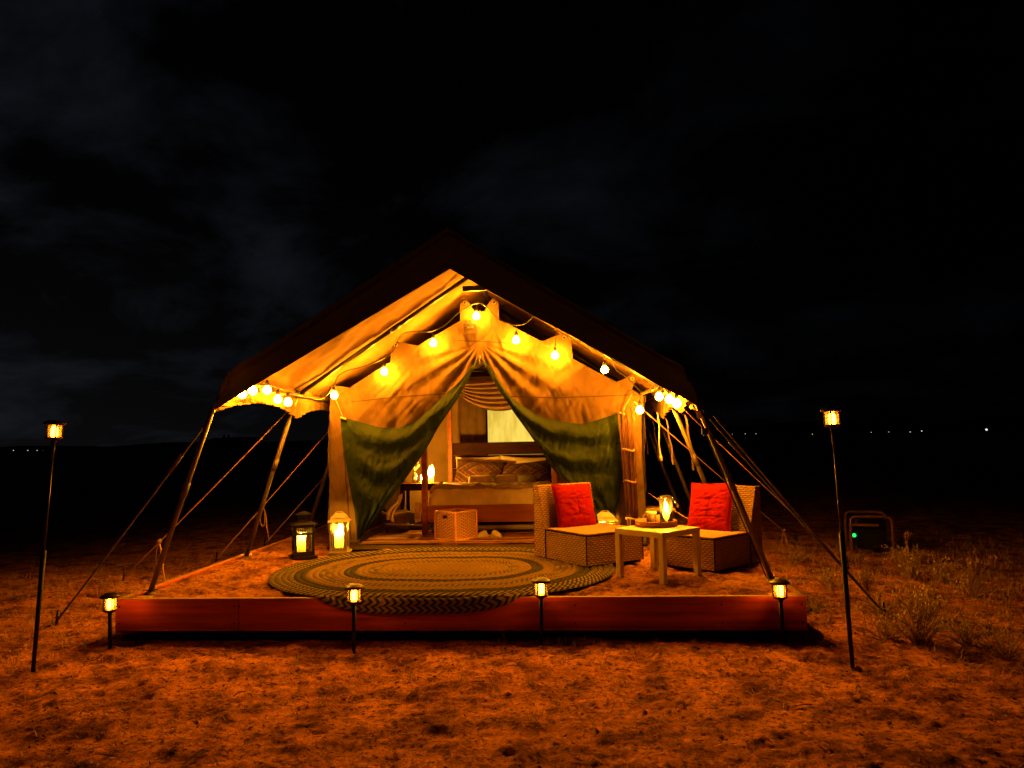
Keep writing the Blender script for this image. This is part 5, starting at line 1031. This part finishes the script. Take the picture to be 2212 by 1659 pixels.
# ------------------------------------------------------------------ solar stake lights
def solar_head(t, M_, s=1.0):
    """head parts in local axes, z=0 at the stake top"""
    MB().lathe([(0.0005, -0.012), (0.012, -0.012), (0.020, -0.004), (0.044, 0.008), (0.050, 0.012), (0.050, 0.019), (0.044, 0.021), (0.0005, 0.021)], n=24).xf(M_).build('base_ring', 'bronze_plastic', t, smooth=True)
    MB().lathe([(0.042, 0.020), (0.0425, 0.060), (0.042, 0.100)], n=24).xf(M_).build('lens', 'amber_lens', t, smooth=True)
    for k in range(5):
        a = k * 2 * math.pi / 5 + 0.5; MB().box((0.045 * math.cos(a), 0.045 * math.sin(a), 0.060), (0.008, 0.008, 0.082), a).xf(M_).build('rib', 'bronze_plastic', t)
    MB().lathe([(0.0005, 0.096), (0.046, 0.096), (0.066, 0.102), (0.068, 0.109), (0.060, 0.118), (0.050, 0.120), (0.040, 0.128), (0.0005, 0.130)], n=28).xf(M_).build('cap', 'bronze_plastic', t, smooth=True)
    MB().lathe([(0.0005, 0.024), (0.017, 0.024), (0.020, 0.032), (0.020, 0.074), (0.016, 0.084), (0.010, 0.090), (0.0005, 0.092)], n=16).xf(M_).build('glowing_core', 'solar_glow', t, smooth=True)
def solar(label, base, head, grp, r0=0.014):
    base, head = Vector(base), Vector(head); d = (head - base).normalized(); t = thing('solar_light', label, 'solar light', base, 0, grp)
    q = Vector((0, 0, 1)).rotation_difference(d).to_matrix().to_4x4(); Mh = Matrix.Translation(head - base) @ q
    MB().tube([(0, 0, -0.06), tuple((head - base) * 0.45), tuple(head - base)], [0.010, r0, r0], 10).build('stake', 'black_plastic', t, smooth=True)
    solar_head(t, Mh); return t
for (bx, by), (hx, hy), lb in (((238, 1402), (238, 1322), 'short solar light at the left corner of the platform, cap tilted'), ((764, 1410), (765, 1304), 'short solar light in front of the rug, left of centre'), ((1170, 1398), (1169, 1290), 'short solar light in front of the rug, right of centre'), ((1692, 1395), (1686, 1294), 'short solar light at the right corner of the platform')):
    b = at(bx, by, Z=0.0); h = at(hx, hy, Y=b[1]); solar(lb, b, h, 'short solar lights along the platform')
def tall(label, b, h, mid):
    base = np.array(at(*b, Z=0.0)); head = np.array(at(*h, Y=base[1])); t = solar_tall(label, base, head, mid)
def solar_tall(label, base, head, mid):
    base, head = Vector(base), Vector(head); d = (head - base).normalized(); t = thing('solar_light', label, 'solar light', base, 0, 'tall solar lights on poles'); L_ = (head - base).length
    MB().tube([tuple(-d * 0.05), tuple(d * L_ * mid)], [0.012, 0.016], 12).build('lower_sleeve', 'black_plastic', t, smooth=True)
    MB().tube([tuple(d * L_ * mid * 0.9), tuple(d * (L_ - 0.12))], 0.0085, 10).build('upper_rod', 'dark_metal', t, smooth=True)
    MB().tube([tuple(d * (L_ - 0.13)), tuple(d * (L_ - 0.01))], [0.009, 0.016], 10).build('stake', 'bronze_plastic', t, smooth=True)
    q = Vector((0, 0, 1)).rotation_difference(d).to_matrix().to_4x4(); solar_head(t, Matrix.Translation(head - base) @ q); return t
tall('tall solar light on a thin pole at the far left', (71, 1452), (116, 951), 0.52)
tall('tall solar light on a thin pole at the right of the tent', (1842, 1445), (1799, 924), 0.56)

# ------------------------------------------------------------------ generator
gp = at(1845, 1200, Z=0); gen = thing('generator', 'portable generator with a tube frame and green indicator in the dark', 'generator', (gp[0], gp[1], 0), math.radians(-14))
def loop(x0, x1, z0, z1, y, r=0.04):
    pts = []
    for cx_, cz_, a0 in ((x1 - r, z1 - r, 0), (x0 + r, z1 - r, 90), (x0 + r, z0 + r, 180), (x1 - r, z0 + r, 270)):
        for k in range(5): a = math.radians(a0 + k * 22.5); pts.append((cx_ + r * math.cos(a), y, cz_ + r * math.sin(a)))
    return pts
MB().tube(loop(-0.02, 0.41, 0.02, 0.44, 0.0, 0.06), 0.016, 8, closed=True).build('frame_loop', 'generator_frame', gen, smooth=True)
MB().tube(loop(-0.02, 0.41, 0.02, 0.44, 0.55, 0.06), 0.016, 8, closed=True).build('frame_loop', 'generator_frame', gen, smooth=True)
MB().box((0.13, 0.0, 0.345), (0.28, 0.012, 0.028)).build('cross_bar', 'generator_frame', gen)
for x in (0.0, 0.39): MB().tube([(x, 0, 0.06), (x, 0.55, 0.06)], 0.014, 8).build('frame_rail', 'generator_frame', gen, smooth=True)
MB().box((0.20, 0.28, 0.19), (0.32, 0.42, 0.24)).build('engine_housing', 'generator_body', gen, bevel=0.02)
MB().box((0.20, 0.28, 0.36), (0.34, 0.34, 0.09)).build('fuel_tank', 'generator_body', gen, bevel=0.03)
MB().lathe([(0.0005, 0.0), (0.022, 0.0), (0.020, 0.012), (0.0005, 0.016)], (0.02, 0.06, 0.22), 12, (-0.55, -0.83, 0)).build('indicator_lamp', 'green_led', gen, smooth=True)

# ------------------------------------------------------------------ shrubs, grass
def shrub(label, x, y, h, w, seed, flow=True, n_st=26, dens=10):
    rs = random.Random(seed); t = thing('desert_shrub', label, 'shrub', (x, y, gz(x, y) - 0.02), 0, 'shrubs right of the platform'); st_, lf, fl = MB(), MB(), MB()
    for k in range(n_st):
        a = rs.uniform(0, 6.283); lean = rs.uniform(0.05, 1.15) ; hh_ = h * rs.choice([rs.uniform(0.3, 0.7), rs.uniform(0.6, 1.15)]); tip = Vector((math.cos(a) * w * lean, math.sin(a) * w * lean * 0.8, hh_ * (1 - 0.35 * lean)))
        mid = tip * 0.5 + Vector((rs.uniform(-.03, .03), rs.uniform(-.03, .03), 0.1 * h)); p0 = Vector((rs.uniform(-.05, .05) * w * 3, rs.uniform(-.05, .05) * w * 3, 0))
        st_.tube([p0, mid, tip], [0.004, 0.0028, 0.0014], 4, caps=False)
        for j in range(dens):
            f = rs.uniform(0.15, 1.0); b = (p0.lerp(mid, f * 2) if f < 0.5 else mid.lerp(tip, f * 2 - 1)); d = Vector((rs.uniform(-1, 1), rs.uniform(-1, 1), rs.uniform(0.0, 1.2))).normalized(); L_ = rs.uniform(0.014, 0.040); s_ = d.cross(Vector((rs.uniform(-1, 1), rs.uniform(-1, 1), 0.3))).normalized() * rs.uniform(0.0018, 0.004)
            lf.add([b - s_, b + s_, b + d * L_], [(0, 1, 2)])
        if flow and rs.random() < 0.45:
            for j in range(6):
                c = tip + Vector((rs.uniform(-.03, .03), rs.uniform(-.03, .03), rs.uniform(-.03, .015))); r = rs.uniform(0.004, 0.010)
                fl.add([c + Vector((r, 0, 0)), c + Vector((-r * .5, r * .8, 0)), c + Vector((-r * .5, -r * .8, 0)), c + Vector((0, 0, r * 1.5)), c - Vector((0, 0, r))], [(0, 1, 3), (1, 2, 3), (2, 0, 3), (1, 0, 4), (2, 1, 4), (0, 2, 4)])
    tag(st_.build('stems', 'stem', t), kind='stuff'); tag(lf.build('leaves', 'leaf', t), kind='stuff')
    if flow: tag(fl.build('flower_heads', 'flower', t), kind='stuff')
    return t
def gp_(px, py): p = at(px, py, Z=0.0); return p[0], p[1]
SHR = [(1985, 1392, 0.40, 0.28, 'bushy yellow green shrub where the doubled rope is pegged', True), (1790, 1268, 0.26, 0.20, 'low pale shrub beside the right platform edge', True), (1965, 1252, 0.42, 0.30, 'taller flowering shrub in the dim ground beyond the rope', True),
       (2100, 1290, 0.42, 0.32, 'dark faint shrub at the far right in shadow', True), (1870, 1275, 0.28, 0.14, 'small upright shrub just right of the tall stake', True), (1920, 1385, 0.24, 0.24, 'dull low shrub at the foot of the doubled rope', False), (2090, 1395, 0.25, 0.25, 'dark low shrub beside the dead branch', False), (1720, 1215, 0.20, 0.18, 'small shrub behind the right chair', True), (2170, 1420, 0.28, 0.25, 'shadowed shrub at the right picture edge', False), (2040, 1262, 0.36, 0.26, 'thin shrub between the generator and the dark far right one', True), (1905, 1330, 0.22, 0.20, 'low shrub touching the doubled rope above its peg', True), (1760, 1320, 0.16, 0.16, 'tiny shrub at the right end of the platform board', True), (2010, 1340, 0.30, 0.24, 'grey green shrub behind the dead branch', True)]
for k, (px, py, h, w, lb, f) in enumerate(SHR): x, y = gp_(px, py); shrub(lb, x, y, h, w, 300 + k, f, 46 if k in (0, 2) else 26, 30 if k in (0, 2) else 20)
br = thing('dead_branch', 'pale bare branch curving up from the ground at right', 'branch', at(2010, 1378, Z=0.0)); y_ = at(2010, 1378, Z=0.0)[1]
main = smooth_path([at(x, y, Y=y_) for x, y in ((2008, 1372), (2030, 1356), (2050, 1345), (2068, 1328), (2076, 1312))], 6); MB().tube(main, list(np.linspace(0.007, 0.002, len(main))), 6).build('limb', 'twig_pale', br, smooth=True, world=True)
for k in range(14):
    p = main[2 + k % 16]; q = p + Vector((random.uniform(-.07, .09), random.uniform(-.05, .05), random.uniform(-.02, .06))); MB().tube([p, (p + q) / 2 + Vector((0, 0, .006)), q], [0.003, 0.0022, 0.001], 4).build('twig', 'twig_pale', br, world=True)
# dry grass, litter and clods: nobody could count them
def free(x, y): return not (PX0 - 0.05 < x < PX1 + 0.05 and y > PY0 - 0.10)
gr = MB(); rs = random.Random(77)
def tuft(x, y, n_, h, sp=0.05, lie=0.0):
    z = gz(x, y) - 0.01
    for k in range(n_):
        a = rs.uniform(0, 6.283); l = h * rs.uniform(0.4, 1.0); le = rs.uniform(0.1, 0.9) + lie; b = Vector((x + rs.uniform(-sp, sp) * 0.5, y + rs.uniform(-sp, sp) * 0.5, z)); tip = b + Vector((math.cos(a) * l * le, math.sin(a) * l * le, l * max(0.06, 1 - 0.5 * le))); mid = b.lerp(tip, 0.5) + Vector((0, 0, l * 0.12)); s_ = Vector((-math.sin(a), math.cos(a), 0)) * rs.uniform(0.0014, 0.0034)
        gr.add([b - s_, b + s_, mid + s_ * 0.7, mid - s_ * 0.7, tip], [(0, 1, 2, 3), (3, 2, 4)])
for k in range(3200):   # left and right fields
    x = rs.choice([rs.uniform(-7.5, -3.45), rs.uniform(-6, -3.45), rs.uniform(1.75, 6.0), rs.uniform(1.7, 4.0)]); y = rs.uniform(4.3, 10.5)
    tuft(x, y, rs.randint(3, 8), rs.uniform(0.03, 0.13), 0.07, rs.choice([0, 0.3, 0.8]))
for k in range(1100):    # taller weeds right of the platform
    x, y = rs.uniform(1.72, 5.2), rs.uniform(5.3, 9.8); tuft(x, y, rs.randint(3, 7), rs.uniform(0.06, 0.22), 0.05, 0.0)
for k in range(420):    # left of the platform
    x, y = rs.uniform(-5.5, -3.4), rs.uniform(5.0, 9.0); tuft(x, y, rs.randint(3, 7), rs.uniform(0.04, 0.13), 0.06, rs.choice([0, 0.4]))
for k in range(700):    # front
    x, y = rs.uniform(-3.8, 2.8), rs.uniform(2.6, 5.1); tuft(x, y, rs.randint(2, 5), rs.uniform(0.02, 0.075), 0.06, rs.choice([0, 0.5, 1.0]))
for px, py in ((1060, 1372), (1085, 1382), (1180, 1395), (1265, 1385), (1220, 1440), (1300, 1450), (1340, 1475), (1410, 1380), (1070, 1500), (880, 1470), (1000, 1470), (1150, 1560), (1290, 1590), (640, 1430), (1240, 1400), (1290, 1390), (310, 1268), (335, 1262), (360, 1255), (1215, 1385), (1500, 1385)):
    x, y = gp_(px, py); tuft(x, y, 14, 0.125, 0.06)
tag(gr.build('dry_grass', 'grass'), 'thin dry grass scattered over the sand', 'grass', kind='stuff')
lt_ = {'grass': MB(), 'dark_soil': MB()}
for k in range(9000):
    x, y = rs.uniform(-5.2, 4.4), 2.4 + 6.5 * rs.random() ** 1.4
    if not free(x, y): continue
    a = rs.uniform(0, 6.283); l = rs.uniform(0.006, 0.03); w_ = rs.uniform(0.001, 0.0032); z = gz_fast(x, y) + 0.004; dx, dy = math.cos(a) * l, math.sin(a) * l; nx, ny = -math.sin(a) * w_, math.cos(a) * w_
    lt_[rs.choice(['grass', 'grass', 'dark_soil'])].add([(x + nx, y + ny, z), (x - nx, y - ny, z), (x + dx - nx * .4, y + dy - ny * .4, z + rs.uniform(0.0, 0.018)), (x + dx + nx * .4, y + dy + ny * .4, z + 0.004)], [(0, 1, 2, 3)])
tag(lt_['grass'].build('straw_litter', 'grass'), 'pale bits of straw littering the sand', 'straw', kind='stuff'); tag(lt_['dark_soil'].build('leaf_litter', 'dark_soil'), 'dark bits of dead leaf littering the sand', 'litter', kind='stuff')
tw_ = MB()
for k in range(420):
    x, y = rs.uniform(-5.5, 4.2), rs.uniform(2.5, 7.5)
    if not free(x, y): continue
    a = rs.uniform(0, 6.283); l = rs.uniform(0.02, 0.13); z = gz(x, y) + 0.004; z2 = gz(x + math.cos(a) * l, y + math.sin(a) * l) + 0.005
    tw_.tube([(x, y, z), (x + math.cos(a) * l * .5, y + math.sin(a) * l * .5, max(z, z2) + 0.004), (x + math.cos(a) * l, y + math.sin(a) * l, z2)], [0.0035, 0.003, 0.0015], 4)
tag(tw_.build('twig_litter', 'stem'), 'small twigs and stalks littering the sand', 'twigs', kind='stuff')
cl_ = MB()
for k in range(500):
    x, y = rs.uniform(-5, 4.0), rs.uniform(2.4, 6.5)
    if not free(x, y): continue
    s = rs.uniform(0.006, 0.022) * (1.6 if rs.random() < 0.06 else 1); z = gz(x, y); p = [(x + s * rs.uniform(.6, 1.2) * a, y + s * rs.uniform(.6, 1.2) * b, z + s * c) for a, b, c in ((1, 0, .1), (0, 1, .1), (-1, 0, .1), (0, -1, .1), (.1, .1, .7), (0, 0, -.4))]
    cl_.add(p, [(0, 1, 4), (1, 2, 4), (2, 3, 4), (3, 0, 4), (1, 0, 5), (2, 1, 5), (3, 2, 5), (0, 3, 5)])
tag(cl_.build('dirt_clods', 'ground_sand'), 'small clods and pebbles strewn over the sand', 'pebbles', kind='stuff')

# ------------------------------------------------------------------ far house and lights
hx = at(490, 955, Y=150.0); hs = thing('distant_house', 'black silhouette of a low flat house on the left horizon', 'house', (hx[0], 150, 0))
a, b = at(450, 962, Y=150), at(536, 962, Y=150); zt = at(490, 952, Y=150)[2]
MB().box(((a[0] + b[0]) / 2, 154, zt / 2), (b[0] - a[0] - 0.9, 8, zt)).build('wall', 'far_wall', hs, world=True)
rz0 = zt; q = MB(); q.hexa([(a[0] - .3, 149, rz0), (b[0] + .6, 149, rz0), (b[0] + .6, 160, rz0), (a[0] - .3, 160, rz0), (a[0] + 1.0, 150, rz0 + .55), (b[0] - 2.5, 150, rz0 + .75), (b[0] - 2.5, 159, rz0 + .75), (a[0] + 1.0, 159, rz0 + .55)]); rf = q.build('roof', 'far_wall', hs, world=True)
for px in (484, 494): p = at(px, 947, Y=152); MB().box((p[0], 152, rz0 + 0.9), (0.35, 0.35, 0.7)).build('chimney', 'far_wall', rf, world=True)
MB().box((a[0] + 0.1, 149.6, zt / 2), (0.5, 0.3, zt)).build('white_pillar', 'far_white', hs, world=True)
def far(px, py, m_, r, grp, label):
    r *= 0.8; p = at(px, py, Y=420.0); q = MB(); q.lathe([(0.001, -r)] + [(r * math.sin(x), -r * math.cos(x)) for x in np.linspace(0.4, 2.74, 6)] + [(0.001, r)], (0, 0, 0), 8); o = q.build('distant_lamp', m_, None, smooth=True); o.location = p; tag(o, label, 'distant light', grp)
ORD = ['first', 'second', 'third', 'fourth', 'fifth', 'sixth', 'seventh', 'eighth', 'ninth']
for k, (px, py, m_) in enumerate(((29, 973, 'far_light_white'), (60, 973, 'far_light_white'), (80, 973, 'far_light_white'), (92, 974, 'far_light_warm'), (110, 973, 'far_light_white'), (125, 974, 'far_light_warm'), (146, 974, 'far_light_white'))):
    far(px, py, m_, 0.26, 'far lights left of the tent', ORD[k] + ' tiny light from the left picture edge, on the left horizon')
for k, (px, py, m_, r) in enumerate(((1520, 941, 'far_light_teal', 0.22), (1582, 938, 'far_light_warm', 0.22), (1610, 937, 'far_light_white', 0.22), (1633, 937, 'far_light_white', 0.2), (1755, 938, 'far_light_warm', 0.24), (1882, 934, 'far_light_white', 0.2), (1920, 933, 'far_light_teal', 0.26), (1966, 933, 'far_light_white', 0.26), (1991, 931, 'far_light_white', 0.34))):
    far(px, py, m_, r, 'far lights right of the tent', ORD[k] + ' tiny horizon light rightwards from the right front pole')
far(2131, 928, 'far_light_white', 0.7, None, 'brightest distant light on the horizon at far right')
